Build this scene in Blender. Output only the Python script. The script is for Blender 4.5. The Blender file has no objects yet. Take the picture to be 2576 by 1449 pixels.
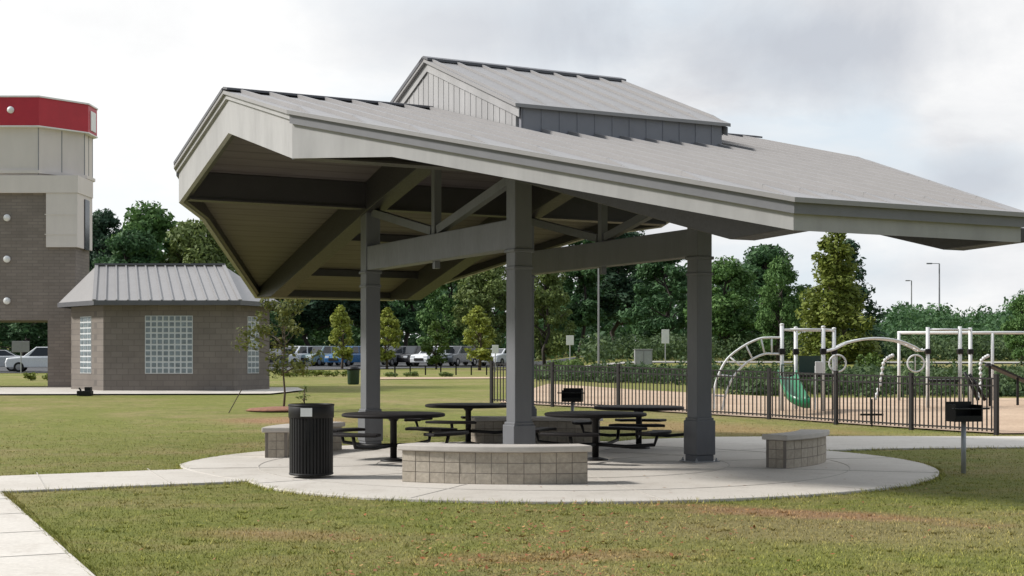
import bpy, bmesh, math, random
import numpy as np
from mathutils import Vector, Matrix

random.seed(11)
rng = np.random.default_rng(7)
C = bpy.context.scene.collection
R = math.radians
F = 3503.0                     # focal length in pixels of a 2576 wide picture
EYE = 1.6

# ------------------------------------------------------------------ terrain
YL = [0, 30, 48, 60, 93, 120, 200, 420, 900]
ZL = [0, 0, .42, .50, .62, .92, 1.6, 5.0, 12.0]
ZR = [0, 0, .24, .36, 1.12, 1.62, 2.4, 6.0, 12.0]
def terr(x, y):
    x = np.asarray(x, float); y = np.asarray(y, float)
    t = np.clip((x - 2.0) / 8.0, 0, 1); t = t * t * (3 - 2 * t)
    return np.interp(y, YL, ZL) * (1 - t) + np.interp(y, YL, ZR) * t
def tz(x, y): return float(terr(x, y))
def px(p, Y):                  # world x of a picture column at distance Y
    return (p - 1288.0) / F * Y
def pz(q, Y):
    return EYE + (900.0 - q) / F * Y

# ------------------------------------------------------------------ materials
def new_mat(name):
    m = bpy.data.materials.new(name); m.use_nodes = True
    nt = m.node_tree; b = nt.nodes['Principled BSDF']
    return m, nt, b
def N(nt, t, **kw):
    n = nt.nodes.new(t)
    for k, v in kw.items():
        if k in n.inputs: n.inputs[k].default_value = v
        else: setattr(n, k, v)
    return n
def ramp(nt, stops, fac):
    r = N(nt, 'ShaderNodeValToRGB')
    el = r.color_ramp.elements
    while len(el) < len(stops): el.new(.5)
    for e, (p, c) in zip(el, stops):
        e.position = p; e.color = (*c, 1) if len(c) == 3 else c
    nt.links.new(fac, r.inputs['Fac']); return r.outputs['Color']
def mixc(nt, fac, a, b, mode='MIX'):
    m = N(nt, 'ShaderNodeMix', data_type='RGBA', blend_type=mode)
    for s, v in ((0, fac), (6, a), (7, b)):
        if isinstance(v, (int, float)): m.inputs[s].default_value = v
        elif isinstance(v, tuple): m.inputs[s].default_value = (*v, 1) if len(v) == 3 else v
        else: nt.links.new(v, m.inputs[s])
    return m.outputs[2]
def noise(nt, scale, detail=4, rough=.55, vec=None, dist=0.0):
    n = N(nt, 'ShaderNodeTexNoise', Scale=scale, Detail=detail, Roughness=rough, Distortion=dist)
    if vec is not None: nt.links.new(vec, n.inputs['Vector'])
    return n.outputs['Fac']
def obj_vec(nt, scale=(1, 1, 1)):
    tc = N(nt, 'ShaderNodeTexCoord'); mp = N(nt, 'ShaderNodeMapping')
    mp.inputs['Scale'].default_value = scale
    nt.links.new(tc.outputs['Object'], mp.inputs['Vector']); return mp.outputs['Vector']
def bump(nt, b, h, strength=.3, dist=.01):
    bp = N(nt, 'ShaderNodeBump', Strength=strength, Distance=dist)
    nt.links.new(h, bp.inputs['Height']); nt.links.new(bp.outputs['Normal'], b.inputs['Normal'])

def paint(name, col, rough=.5, var=.12, scale=3.0, metal=0.0, streak=False, spec=.5):
    m, nt, b = new_mat(name)
    v = obj_vec(nt, (1, 1, .25) if streak else (1, 1, 1))
    f = noise(nt, scale, 6, .65, v)
    lo = tuple(c * (1 - var) for c in col); hi = tuple(min(1, c * (1 + var)) for c in col)
    c = ramp(nt, [(.3, lo), (.7, hi)], f)
    nt.links.new(c, b.inputs['Base Color'])
    f2 = noise(nt, scale * 9, 4, .6, v)
    r = ramp(nt, [(.3, (rough * .85,) * 3), (.7, (min(1, rough * 1.15),) * 3)], f2)
    nt.links.new(r, b.inputs['Roughness'])
    b.inputs['Metallic'].default_value = metal
    b.inputs['Specular IOR Level'].default_value = spec
    return m

M = {}
M['roof'] = paint('roof_metal', (.270, .260, .254), .48, .05, 1.6)
M['fascia'] = paint('fascia_paint', (.335, .328, .322), .55, .13, 2.6, streak=True)
M['trim'] = paint('dark_trim', (.10, .10, .11), .5, .1)
M['edge'] = paint('fascia_edge', (.165, .165, .175), .5, .08)
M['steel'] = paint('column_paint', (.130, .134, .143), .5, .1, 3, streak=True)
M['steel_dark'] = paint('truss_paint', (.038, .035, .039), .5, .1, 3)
M['cupola_wall'] = paint('cupola_cladding', (.22, .22, .24), .5, .08, 2)
M['black'] = paint('black_coated_metal', (.010, .0095, .0095), .5, .25, 8, spec=.3)
M['black_wood'] = paint('black_plastic_lumber', (.014, .012, .012), .7, .25, 8, spec=.2)
M['fence'] = paint('fence_black', (.008, .0055, .005), .6, .2, 6)
M['white_metal'] = paint('white_play_metal', (.62, .63, .62), .4, .08, 4)
M['white'] = paint('white_enamel', (.78, .78, .77), .4, .05, 4)
M['grey_sign'] = paint('grey_sign', (.26, .26, .27), .6, .1, 4)
M['galv'] = paint('galvanised', (.36, .37, .38), .45, .12, 5, .3)
M['green'] = paint('green_plastic', (.012, .17, .07), .35, .12, 3)
M['dark_green'] = paint('dark_green_plastic', (.02, .05, .035), .5, .12, 3)
M['red'] = paint('red_panel', (.46, .022, .038), .45, .08, 1.5)
M['cream'] = paint('cream_panel', (.68, .625, .585), .7, .06, 1.2, streak=True)
M['asphalt'] = paint('asphalt', (.06, .06, .062), .85, .25, .6)
M['tyre'] = paint('tyre_rubber', (.012, .012, .012), .8, .2)
M['glass'] = paint('car_glass', (.015, .02, .025), .12, .1)
M['bark'] = paint('bark', (.10, .075, .055), .85, .35, 6, streak=True)
M['bark_dark'] = paint('bark_dark', (.05, .04, .033), .85, .35, 6, streak=True)
M['litter'] = paint('mulch_bed', (.24, .11, .065), .95, .35, 9)
M['lamp_grey'] = paint('lamp_pole_grey', (.22, .22, .23), .5, .1, 4)

def mat_concrete():
    m, nt, b = new_mat('concrete')
    v = obj_vec(nt)
    a = noise(nt, .55, 5, .6, v); c1 = ramp(nt, [(.3, (.50, .46, .40)), (.7, (.61, .57, .51))], a)
    g = noise(nt, 26, 5, .7, v); c2 = ramp(nt, [(.35, (.82, .82, .82)), (.65, (1.1, 1.1, 1.1))], g)
    c = mixc(nt, .6, c1, c2, 'MULTIPLY')
    st = noise(nt, 2.1, 8, .7, v); sm = ramp(nt, [(.54, (0, 0, 0)), (.74, (1, 1, 1))], st)
    c = mixc(nt, sm, c, mixc(nt, .5, c, (.30, .25, .20)))
    nt.links.new(c, b.inputs['Base Color']); b.inputs['Roughness'].default_value = .85
    bump(nt, b, g, .25, .004); return m
M['concrete'] = mat_concrete()
M['joint'] = paint('joint_groove', (.43, .40, .355), .9, .1)

def mat_blocks(name, lo, hi, mid):
    m, nt, b = new_mat(name)
    geo = N(nt, 'ShaderNodeNewGeometry')
    c = ramp(nt, [(0, lo), (.5, mid), (1, hi)], geo.outputs['Random Per Island'])
    v = obj_vec(nt); f = noise(nt, 18, 6, .7, v)
    c2 = ramp(nt, [(.3, (.72, .72, .72)), (.7, (1.18, 1.18, 1.18))], f)
    c = mixc(nt, .8, c, c2, 'MULTIPLY')
    nt.links.new(c, b.inputs['Base Color']); b.inputs['Roughness'].default_value = .92
    bump(nt, b, f, .6, .012); return m
M['block'] = mat_blocks('split_face_block', (.36, .315, .25), (.435, .385, .31), (.40, .35, .28))
M['mortar'] = paint('mortar', (.20, .175, .15), .95, .1)
M['cap'] = paint('precast_cap', (.50, .465, .42), .8, .08, 5)

def mat_brick(name, a, b_, mort, w=.4, h=.2):
    m, nt, b = new_mat(name)
    tc = N(nt, 'ShaderNodeTexCoord'); sx = N(nt, 'ShaderNodeSeparateXYZ'); nt.links.new(tc.outputs['Object'], sx.inputs[0])
    ad = N(nt, 'ShaderNodeMath', operation='ADD'); nt.links.new(sx.outputs['X'], ad.inputs[0]); nt.links.new(sx.outputs['Y'], ad.inputs[1])
    cb = N(nt, 'ShaderNodeCombineXYZ'); nt.links.new(ad.outputs[0], cb.inputs['X']); nt.links.new(sx.outputs['Z'], cb.inputs['Y'])
    br = N(nt, 'ShaderNodeTexBrick'); nt.links.new(cb.outputs[0], br.inputs['Vector'])
    br.inputs['Scale'].default_value = 1; br.inputs['Brick Width'].default_value = w; br.inputs['Row Height'].default_value = h
    br.inputs['Mortar Size'].default_value = .012; br.inputs['Color1'].default_value = (*a, 1)
    br.inputs['Color2'].default_value = (*b_, 1); br.inputs['Mortar'].default_value = (*mort, 1)
    f = noise(nt, 1.3, 6, .65, tc.outputs['Object']); c2 = ramp(nt, [(.3, (.85, .85, .85)), (.7, (1.1, 1.1, 1.1))], f)
    c = mixc(nt, .8, br.outputs['Color'], c2, 'MULTIPLY')
    nt.links.new(c, b.inputs['Base Color']); b.inputs['Roughness'].default_value = .9
    bump(nt, b, br.outputs['Fac'], -.4, .01); return m
M['brick'] = mat_brick('taupe_block', (.168, .145, .124), (.198, .172, .148), (.137, .12, .105))
M['brick_tower'] = mat_brick('tower_brick', (.200, .168, .145), (.24, .205, .178), (.165, .145, .127), .4, .12)
M['glass_block'] = paint('glass_block', (.19, .225, .24), .18, .35, 5)
M['grout'] = paint('white_grout', (.58, .60, .60), .6, .05)

def mat_soffit():
    m, nt, b = new_mat('soffit_boards')
    tc = N(nt, 'ShaderNodeTexCoord'); sx = N(nt, 'ShaderNodeSeparateXYZ'); nt.links.new(tc.outputs['Object'], sx.inputs[0])
    ml = N(nt, 'ShaderNodeMath', operation='MULTIPLY'); ml.inputs[1].default_value = 1 / .28
    nt.links.new(sx.outputs['Y'], ml.inputs[0])
    fr = N(nt, 'ShaderNodeMath', operation='FRACT'); nt.links.new(ml.outputs[0], fr.inputs[0])
    line = ramp(nt, [(0, (.66, .66, .66)), (.10, (.74, .74, .74)), (.18, (1, 1, 1)), (1, (1, 1, 1))], fr.outputs[0])
    v = obj_vec(nt, (.6, 6, 1)); f = noise(nt, 2, 5, .6, v)
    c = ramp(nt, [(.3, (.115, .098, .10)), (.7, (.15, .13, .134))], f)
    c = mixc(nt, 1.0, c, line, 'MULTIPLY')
    nt.links.new(c, b.inputs['Base Color']); b.inputs['Roughness'].default_value = .7
    return m
M['soffit'] = mat_soffit()

def patch(nt, pos, cx, cy, rx, ry, rot, wob):
    # soft elliptical patch on the ground (bare clay, worn turf)
    mp = N(nt, 'ShaderNodeMapping', vector_type='TEXTURE')
    mp.inputs['Location'].default_value = (cx, cy, 0); mp.inputs['Rotation'].default_value = (0, 0, R(rot)); mp.inputs['Scale'].default_value = (rx, ry, 1000)
    nt.links.new(pos, mp.inputs['Vector'])
    ln = N(nt, 'ShaderNodeVectorMath', operation='LENGTH'); nt.links.new(mp.outputs['Vector'], ln.inputs[0])
    s = N(nt, 'ShaderNodeMath', operation='MULTIPLY_ADD'); nt.links.new(wob, s.inputs[0]); s.inputs[1].default_value = 1.9; nt.links.new(ln.outputs['Value'], s.inputs[2])
    return ramp(nt, [(.0, (1, 1, 1)), (.62, (1, 1, 1)), (.95, (0, 0, 0))], N1(nt, s.outputs[0]))
def N1(nt, sock):
    s = N(nt, 'ShaderNodeMath', operation='MULTIPLY'); nt.links.new(sock, s.inputs[0]); s.inputs[1].default_value = .5; return s.outputs[0]

def grass_colour(nt, blade=False):
    geo = N(nt, 'ShaderNodeNewGeometry'); pos = geo.outputs['Position']
    a = noise(nt, .16, 4, .6, pos); b1 = noise(nt, .75, 6, .7, pos); c1 = noise(nt, 4.5, 6, .75, pos)
    green = ramp(nt, [(.25, (.140, .165, .034)), (.55, (.215, .230, .056)), (.8, (.285, .285, .080))], c1)
    tan = ramp(nt, [(.25, (.26, .205, .095)), (.75, (.41, .325, .165))], c1)
    t = N(nt, 'ShaderNodeMath', operation='ADD'); nt.links.new(a, t.inputs[0]); nt.links.new(b1, t.inputs[1])
    t2 = N(nt, 'ShaderNodeMath', operation='MULTIPLY'); nt.links.new(t.outputs[0], t2.inputs[0]); t2.inputs[1].default_value = .5
    dry = ramp(nt, [(.46, (.05, .05, .05)), (.64, (.85, .85, .85))], t2.outputs[0])
    col = mixc(nt, dry, green, tan)
    mpn = N(nt, 'ShaderNodeMapping'); mpn.inputs['Rotation'].default_value = (0, 0, R(-18)); mpn.inputs['Scale'].default_value = (.35, 1.6, 1); nt.links.new(pos, mpn.inputs['Vector'])
    st = noise(nt, 1.4, 7, .7, mpn.outputs['Vector']); col = mixc(nt, ramp(nt, [(.56, (0, 0, 0)), (.74, (.65, .65, .65))], st), col, tan)
    dk = noise(nt, 1.9, 6, .7, pos); col = mixc(nt, ramp(nt, [(.30, (.55, .55, .55)), (.44, (0, 0, 0))], dk), col, (.10, .135, .038))
    # worn, dry turf right of the pavilion and bare clay along the slab edge
    p1 = patch(nt, pos, 2.9, 13.0, 3.6, 1.9, -8, b1)
    col = mixc(nt, mixc(nt, .62, (0, 0, 0), p1), col, ramp(nt, [(.25, (.25, .195, .095)), (.75, (.37, .29, .16))], c1))
    p2 = patch(nt, pos, 2.9, 14.35, 2.4, .62, -30, b1)
    clay = ramp(nt, [(.3, (.30, .165, .09)), (.7, (.44, .27, .165))], c1)
    col = mixc(nt, mixc(nt, .8, (0, 0, 0), p2), col, clay)
    p3 = patch(nt, pos, -5.4, 33.5, 2.2, 1.9, 0, b1)
    col = mixc(nt, mixc(nt, .9, (0, 0, 0), p3), col, clay)
    p4 = patch(nt, pos, .5, 11.2, 1.6, .5, 12, b1)
    col = mixc(nt, mixc(nt, .5, (0, 0, 0), p4), col, clay)
    p5 = patch(nt, pos, -2.1, 12.6, 1.4, .55, -15, b1)
    col = mixc(nt, mixc(nt, .45, (0, 0, 0), p5), col, clay)
    p6 = patch(nt, pos, 4.5, 31.0, 5.5, 2.6, -45, b1)
    col = mixc(nt, mixc(nt, .55, (0, 0, 0), p6), col, clay)
    return col, c1, pos
def mat_ground():
    m, nt, b = new_mat('turf')
    col, c1, pos = grass_colour(nt)
    f = noise(nt, 30, 6, .8, pos); k = ramp(nt, [(.3, (.55, .55, .55)), (.7, (1.2, 1.2, 1.2))], f)
    col = mixc(nt, .9, col, k, 'MULTIPLY')
    nt.links.new(col, b.inputs['Base Color']); b.inputs['Roughness'].default_value = .95
    b.inputs['Specular IOR Level'].default_value = .15
    bump(nt, b, f, .8, .04); return m
def mat_blades():
    m, nt, b = new_mat('grass_blades')
    col, c1, pos = grass_colour(nt)
    geo = N(nt, 'ShaderNodeNewGeometry')
    k = ramp(nt, [(0, (.85, .88, .72)), (.6, (1.2, 1.2, 1.1)), (1, (1.8, 1.65, 1.35))], geo.outputs['Random Per Island'])
    col = mixc(nt, 1.0, col, k, 'MULTIPLY')
    nt.links.new(col, b.inputs['Base Color']); b.inputs['Roughness'].default_value = .8
    b.inputs['Specular IOR Level'].default_value = .2
    return m
M['turf'] = mat_ground(); M['blades'] = mat_blades()

def mat_mulch():
    m, nt, b = new_mat('wood_mulch')
    geo = N(nt, 'ShaderNodeNewGeometry'); pos = geo.outputs['Position']
    a = noise(nt, .4, 5, .6, pos); f = noise(nt, 14, 6, .75, pos)
    c = ramp(nt, [(.3, (.43, .30, .20)), (.7, (.58, .43, .30))], a)
    c = mixc(nt, .8, c, ramp(nt, [(.3, (.6, .6, .6)), (.7, (1.15, 1.15, 1.15))], f), 'MULTIPLY')
    nt.links.new(c, b.inputs['Base Color']); b.inputs['Roughness'].default_value = .95
    bump(nt, b, f, .7, .03); return m
M['mulch'] = mat_mulch()

def mat_leaf(name, lo, mid, hi, scale=.55):
    m, nt, b = new_mat(name)
    v = obj_vec(nt); a = noise(nt, scale, 3, .6, v)
    geo = N(nt, 'ShaderNodeNewGeometry')
    s = N(nt, 'ShaderNodeMath', operation='MULTIPLY_ADD'); nt.links.new(geo.outputs['Random Per Island'], s.inputs[0]); s.inputs[1].default_value = .45
    s2 = N(nt, 'ShaderNodeMath', operation='MULTIPLY_ADD'); nt.links.new(a, s2.inputs[0]); s2.inputs[1].default_value = 1.1; s2.inputs[2].default_value = -.28
    nt.links.new(s2.outputs[0], s.inputs[2])
    c = ramp(nt, [(.1, lo), (.5, mid), (.9, hi)], s.outputs[0])
    nt.links.new(c, b.inputs['Base Color']); b.inputs['Roughness'].default_value = .65
    b.inputs['Specular IOR Level'].default_value = .25
    tr = N(nt, 'ShaderNodeBsdfTranslucent'); nt.links.new(c, tr.inputs['Color'])
    mx = N(nt, 'ShaderNodeMixShader'); mx.inputs[0].default_value = .25
    nt.links.new(b.outputs[0], mx.inputs[1]); nt.links.new(tr.outputs[0], mx.inputs[2])
    nt.links.new(mx.outputs[0], nt.nodes['Material Output'].inputs['Surface'])
    return m
M['leaf_dark'] = mat_leaf('leaves_dark', (0.030, 0.072, 0.030), (0.062, 0.131, 0.050), (0.103, 0.193, 0.072))
M['leaf_mid'] = mat_leaf('leaves_mid', (0.047, 0.103, 0.030), (0.097, 0.186, 0.050), (0.159, 0.262, 0.080))
M['leaf_olive'] = mat_leaf('leaves_olive', (0.076, 0.110, 0.030), (0.145, 0.193, 0.055), (0.221, 0.269, 0.083))
M['leaf_gold'] = mat_leaf('leaves_gold', (.14, .17, .028), (.26, .30, .05), (.37, .38, .085))
M['leaf_near'] = mat_leaf('leaves_near', (.06, .08, .02), (.13, .145, .036), (.21, .21, .06))
M['leaf_yellow'] = mat_leaf('leaves_yellow', (.09, .13, .022), (.165, .205, .036), (.235, .26, .062))
M['leaf_light'] = mat_leaf('leaves_light', (.045, .08, .016), (.09, .15, .03), (.15, .22, .05))
M['leaf_pine'] = mat_leaf('needles_dark', (0.022, 0.047, 0.029), (0.041, 0.083, 0.047), (0.069, 0.124, 0.062))
M['leaf_shrub'] = mat_leaf('shrub_leaves', (0.030, 0.058, 0.025), (0.066, 0.108, 0.041), (0.117, 0.166, 0.062), .35)

# ------------------------------------------------------------------ mesh builder
class MB:
    def __init__(s): s.v = []; s.f = []
    def add(s, vs, fs):
        o = len(s.v); s.v += [tuple(p) for p in vs]; s.f += [tuple(i + o for i in f) for f in fs]
    def box(s, c, d, rz=0.0):
        x, y, z = (k / 2 for k in d); ca, sa = math.cos(rz), math.sin(rz)
        vs = []
        for sz in (-1, 1):
            for sx, sy in ((-1, -1), (1, -1), (1, 1), (-1, 1)):
                a, b = sx * x, sy * y
                vs.append((c[0] + a * ca - b * sa, c[1] + a * sa + b * ca, c[2] + sz * z))
        s.add(vs, [(3, 2, 1, 0), (4, 5, 6, 7), (0, 1, 5, 4), (1, 2, 6, 5), (2, 3, 7, 6), (3, 0, 4, 7)])
    def bar(s, a, b, w, h, up=(0, 0, 1)):
        a, b = Vector(a), Vector(b); d = (b - a).normalized(); u = Vector(up)
        if abs(d.dot(u)) > .98: u = Vector((1, 0, 0))
        sd = d.cross(u).normalized() * (w / 2); uu = sd.cross(d).normalized() * (h / 2)
        vs = [a - sd - uu, a + sd - uu, a + sd + uu, a - sd + uu, b - sd - uu, b + sd - uu, b + sd + uu, b - sd + uu]
        s.add(vs, [(0, 1, 2, 3), (7, 6, 5, 4), (0, 4, 5, 1), (1, 5, 6, 2), (2, 6, 7, 3), (3, 7, 4, 0)])
    def tube(s, pts, r, n=8, close=False):
        pts = [Vector(p) for p in pts]; k = len(pts)
        rs = r if isinstance(r, (list, tuple)) else [r] * k
        vs = []; prev = None
        for i, p in enumerate(pts):
            if close: d = pts[(i + 1) % k] - pts[i - 1]
            else: d = pts[min(i + 1, k - 1)] - pts[max(i - 1, 0)]
            d.normalize()
            if prev is None:
                u = Vector((0, 0, 1)) if abs(d.z) < .9 else Vector((1, 0, 0)); u = d.cross(u).normalized()
            else:
                u = prev - d * prev.dot(d); u.normalize()
            prev = u; w = d.cross(u)
            for j in range(n):
                t = 2 * math.pi * j / n; vs.append(p + (u * math.cos(t) + w * math.sin(t)) * rs[i])
        fs = []
        for i in range(k if close else k - 1):
            a = i * n; b = ((i + 1) % k) * n
            for j in range(n): fs.append((a + j, a + (j + 1) % n, b + (j + 1) % n, b + j))
        if not close:
            fs.append(tuple(range(n))[::-1]); fs.append(tuple((k - 1) * n + j for j in range(n)))
        s.add(vs, fs)
    def lathe(s, prof, c=(0, 0, 0), n=32):
        vs = []; k = len(prof)
        for r, z in prof:
            for j in range(n):
                t = 2 * math.pi * j / n; vs.append((c[0] + r * math.cos(t), c[1] + r * math.sin(t), c[2] + z))
        fs = []
        for i in range(k - 1):
            for j in range(n): fs.append((i * n + j, i * n + (j + 1) % n, (i + 1) * n + (j + 1) % n, (i + 1) * n + j))
        fs.append(tuple(range(n))[::-1]); fs.append(tuple((k - 1) * n + j for j in range(n)))
        s.add(vs, fs)
    def prism(s, poly, z0, z1):
        n = len(poly)
        vs = [(x, y, z0) for x, y in poly] + [(x, y, z1) for x, y in poly]
        fs = [tuple(range(n))[::-1], tuple(range(n, 2 * n))] + [(i, (i + 1) % n, n + (i + 1) % n, n + i) for i in range(n)]
        s.add(vs, fs)
    def slab(s, top, bot):     # two matching 3-D loops
        n = len(top)
        s.add(list(bot) + list(top), [tuple(range(n))[::-1], tuple(range(n, 2 * n))] + [(i, (i + 1) % n, n + (i + 1) % n, n + i) for i in range(n)])
    def build(s, name, mat, parent=None, smooth=False, bevel=0.0, loc=None):
        me = bpy.data.meshes.new(name); me.from_pydata(s.v, [], s.f); me.update()
        bm = bmesh.new(); bm.from_mesh(me); bmesh.ops.recalc_face_normals(bm, faces=bm.faces)
        bm.to_mesh(me); bm.free()
        o = bpy.data.objects.new(name, me); C.objects.link(o); me.materials.append(mat)
        if smooth:
            for p in me.polygons: p.use_smooth = True
        if bevel:
            b = o.modifiers.new('soft_edge', 'BEVEL'); b.width = bevel; b.segments = 2; b.limit_method = 'ANGLE'; b.angle_limit = R(40)
        if parent is not None: o.parent = parent
        if loc is not None: o.location = loc
        return o

def tag(o, label, cat, group=None, kind=None):
    if label: o['label'] = label
    if cat: o['category'] = cat
    if group: o['group'] = group
    if kind: o['kind'] = kind
    return o
def thing(name, label, cat, loc=(0, 0, 0), rz=0.0, group=None):
    o = bpy.data.objects.new(name, None); C.objects.link(o); o.empty_display_size = .2
    o.location = loc; o.rotation_euler = (0, 0, rz); return tag(o, label, cat, group)
def dup(o, loc=None, rz=None, label=None, parent=None, scale=None):
    c = o.copy(); C.objects.link(c)
    if parent is not None: c.parent = parent
    if loc is not None: c.location = loc
    if rz is not None: c.rotation_euler = (0, 0, rz)
    if scale is not None: c.scale = scale
    if label: c['label'] = label
    for ch in list(o.children): dup(ch, parent=c)
    return c
def structure(o): o['kind'] = 'structure'; return o

# ------------------------------------------------------------------ ground sheet and paving
TH = R(27.6); CT, ST = math.cos(TH), math.sin(TH)
xs = np.concatenate([np.arange(-700, -60, 40), np.arange(-60, -20, 4), np.arange(-20, 24, 1.0), np.arange(24, 60, 4), np.arange(60, 701, 40)])
ys = np.concatenate([[-60, -20, 0, 5], np.arange(8, 30, 1.0), np.arange(30, 64, 1.0), np.arange(64, 130, 3.0), np.arange(130, 901, 35.0)])
ys = np.unique(np.concatenate([ys, YL]))
gx, gy = np.meshgrid(xs, ys); gz = terr(gx, gy)
m = MB(); nx, ny = len(xs), len(ys)
m.v = [tuple(p) for p in np.stack([gx.ravel(), gy.ravel(), gz.ravel()], 1).tolist()]
m.f = [(j * nx + i, j * nx + i + 1, (j + 1) * nx + i + 1, (j + 1) * nx + i) for j in range(ny - 1) for i in range(nx - 1)]
structure(m.build('ground', M['turf'], smooth=True))

PC = (.6, 20.7); PR = 5.5
def prad(t): return float(np.interp(math.degrees(t) % 360, [0, 182, 200, 216, 232, 246, 360], [PR, PR, 5.12, 4.92, 5.33, PR, PR]))
circ = [(PC[0] + prad(t) * math.cos(t), PC[1] + prad(t) * math.sin(t)) for t in np.linspace(0, 2 * math.pi, 180, endpoint=False)]
m = MB(); m.prism(circ, -.08, .035); structure(m.build('patio', M['concrete'], bevel=.012))
def rv(x, y, u, v): return (x + u * CT + v * ST, y + u * ST - v * CT)     # offset along ridge / towards the viewer
# path running to the left from the slab, along the ridge direction
pl = [rv(-4.2, 19.9, 2.0, 0), rv(-4.2, 19.9, -14, 0), rv(-3.35, 17.8, -14.4, 0), rv(-3.35, 17.8, 1.8, 0)]
m = MB(); m.prism(pl, -.08, .030); structure(m.build('path', M['concrete'], bevel=.01))
e0 = (-5.87, 16.1); e1 = (-3.07, 10.2); dx, dy = (e1[0] - e0[0]), (e1[1] - e0[1]); L_ = math.hypot(dx, dy); dx /= L_; dy /= L_
wd = (dy, -dx)                                                              # left of the edge
a0 = (e0[0] - dx * .5, e0[1] - dy * .5); a1 = (e0[0] + dx * 22, e0[1] + dy * 22)
pd = [a0, a1, (a1[0] + wd[0] * 3, a1[1] + wd[1] * 3), (a0[0] + wd[0] * 3, a0[1] + wd[1] * 3)]
m = MB(); m.prism(pd, -.08, .026); structure(m.build('path', M['concrete'], bevel=.01))
prt = [(1.6, 25.6), (2.4, 26.8), (4, 27.7), (7, 28.0), (12, 27.8), (34, 26.6), (34, 23.6), (14, 24.6), (9, 24.55), (6.6, 24.2), (5.0, 23.6), (3.5, 23.4)]
m = MB(); m.prism(prt, -.08, .030); structure(m.build('path', M['concrete'], bevel=.01))
# saw-cut joints, thin strips 4 mm above the slab
m = MB()
for k in range(12):
    t = k * math.pi / 6 + .2
    m.bar((PC[0] + 1.2 * math.cos(t), PC[1] + 1.2 * math.sin(t), .037), (PC[0] + (prad(t) - .05) * math.cos(t), PC[1] + (prad(t) - .05) * math.sin(t), .037), .014, .004)
for r_ in (2.6, 4.3):
    pts = [(PC[0] + r_ * math.cos(t), PC[1] + r_ * math.sin(t), .0375) for t in np.linspace(0, 2 * math.pi, 96, endpoint=False)]
    for i in range(96): m.bar(pts[i], pts[(i + 1) % 96], .014, .004)
structure(m.build('patio_joints', M['joint']))
m = MB()
for k in range(1, 9):
    a = rv(-4.2, 20.25, -k * 1.5 + .4, .02); b = rv(-3.35, 17.8, -k * 1.5 + 1.1 - .6, -.02)
    m.bar((a[0], a[1], .032), (b[0], b[1], .032), .014, .004)
for k in range(0, 8):
    s = k * 1.6 + .6
    a = (e0[0] + dx * s + wd[0] * .02, e0[1] + dy * s + wd[1] * .02); b = (a[0] + wd[0] * 2.9, a[1] + wd[1] * 2.9)
    m.bar((a[0], a[1], .028), (b[0], b[1], .028), .014, .004)
structure(m.build('path_joints', M['joint']))

M['gravel'] = paint('gravel_road', (.30, .285, .26), .95, .25, .5)
def drape(name, mat, left, right, n, dz=.03):
    # ruled sheet between two polylines, laid on the terrain
    def samp(pl_, t):
        k = t * (len(pl_) - 1); i = min(int(k), len(pl_) - 2); f = k - i
        return (pl_[i][0] * (1 - f) + pl_[i + 1][0] * f, pl_[i][1] * (1 - f) + pl_[i + 1][1] * f)
    mb = MB(); nn = 24
    for i in range(n + 1):
        a = samp(left, i / n); b = samp(right, i / n)
        for j in range(nn + 1):
            x = a[0] + (b[0] - a[0]) * j / nn; y = a[1] + (b[1] - a[1]) * j / nn
            mb.v.append((x, y, tz(x, y) + dz))
    mb.f = [(i * (nn + 1) + j, i * (nn + 1) + j + 1, (i + 1) * (nn + 1) + j + 1, (i + 1) * (nn + 1) + j) for i in range(n) for j in range(nn)]
    return structure(mb.build(name, mat))
FN = [(10.0, 28.75), (6.35, 34.4), (-.6, 40.9)]          # playground fence line
drape('mulch', M['mulch'], [(30, 30.5), (10.2, 29.0), (6.5, 34.6), (-.4, 41.1)], [(40, 46.5), (22, 46.5), (10, 47), (4.5, 51), (1.5, 58)], 48)
drape('parking_lot', M['asphalt'], [(-70, 84), (-26, 90), (-6, 108), (2, 112)], [(-70, 150), (-26, 150), (-6, 150), (8, 150)], 40, .04)
drape('far_road', M['gravel'], [(2.5, 100), (12, 98), (30, 96), (60, 96)], [(2.5, 104), (12, 103), (30, 101), (60, 101)], 30, .06)
drape('building_apron', M['concrete'], [(-30, 45.4), (-16, 45.6), (-8.0, 45.9), (-7.2, 48.5)], [(-30, 52), (-16, 52), (-8.6, 52), (-8.0, 52)], 40, .05)
drape('gravel_strip', M['mulch'], [(-6.5, 68), (-1, 70), (3, 72)], [(-8, 73), (-1, 74), (3, 75)], 20, .03)

# ------------------------------------------------------------------ pavilion
OX, OY = .06, 22.72
LX, WY, AY, BX = 4.76, 9.0, 2.9, 1.58
ZR0, SL = 5.53, .2555
def rz_(y): return ZR0 - SL * abs(y)
pav = thing('picnic_pavilion', 'large grey open picnic pavilion with eight-sided metal roof and raised central cupola', 'pavilion', (OX, OY, 0), TH)
OCT = [(-LX, -AY), (-BX, -WY), (BX, -WY), (LX, -AY), (LX, AY), (BX, WY), (-BX, WY), (-LX, AY)]
def offset(poly, d):
    n = len(poly); out = []
    for i in range(n):
        p0, p1, p2 = Vector(poly[i - 1]), Vector(poly[i]), Vector(poly[(i + 1) % n])
        d1 = (p1 - p0).normalized(); d2 = (p2 - p1).normalized()
        n1 = Vector((d1.y, -d1.x)); n2 = Vector((d2.y, -d2.x))
        bis = (n1 + n2).normalized(); out.append(tuple(p1 + bis * (d / bis.dot(n1))))
    return out
def edge_y(x):
    ax = abs(x)
    return WY if ax <= BX else WY + (AY - WY) * (ax - BX) / (LX - BX)
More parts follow.
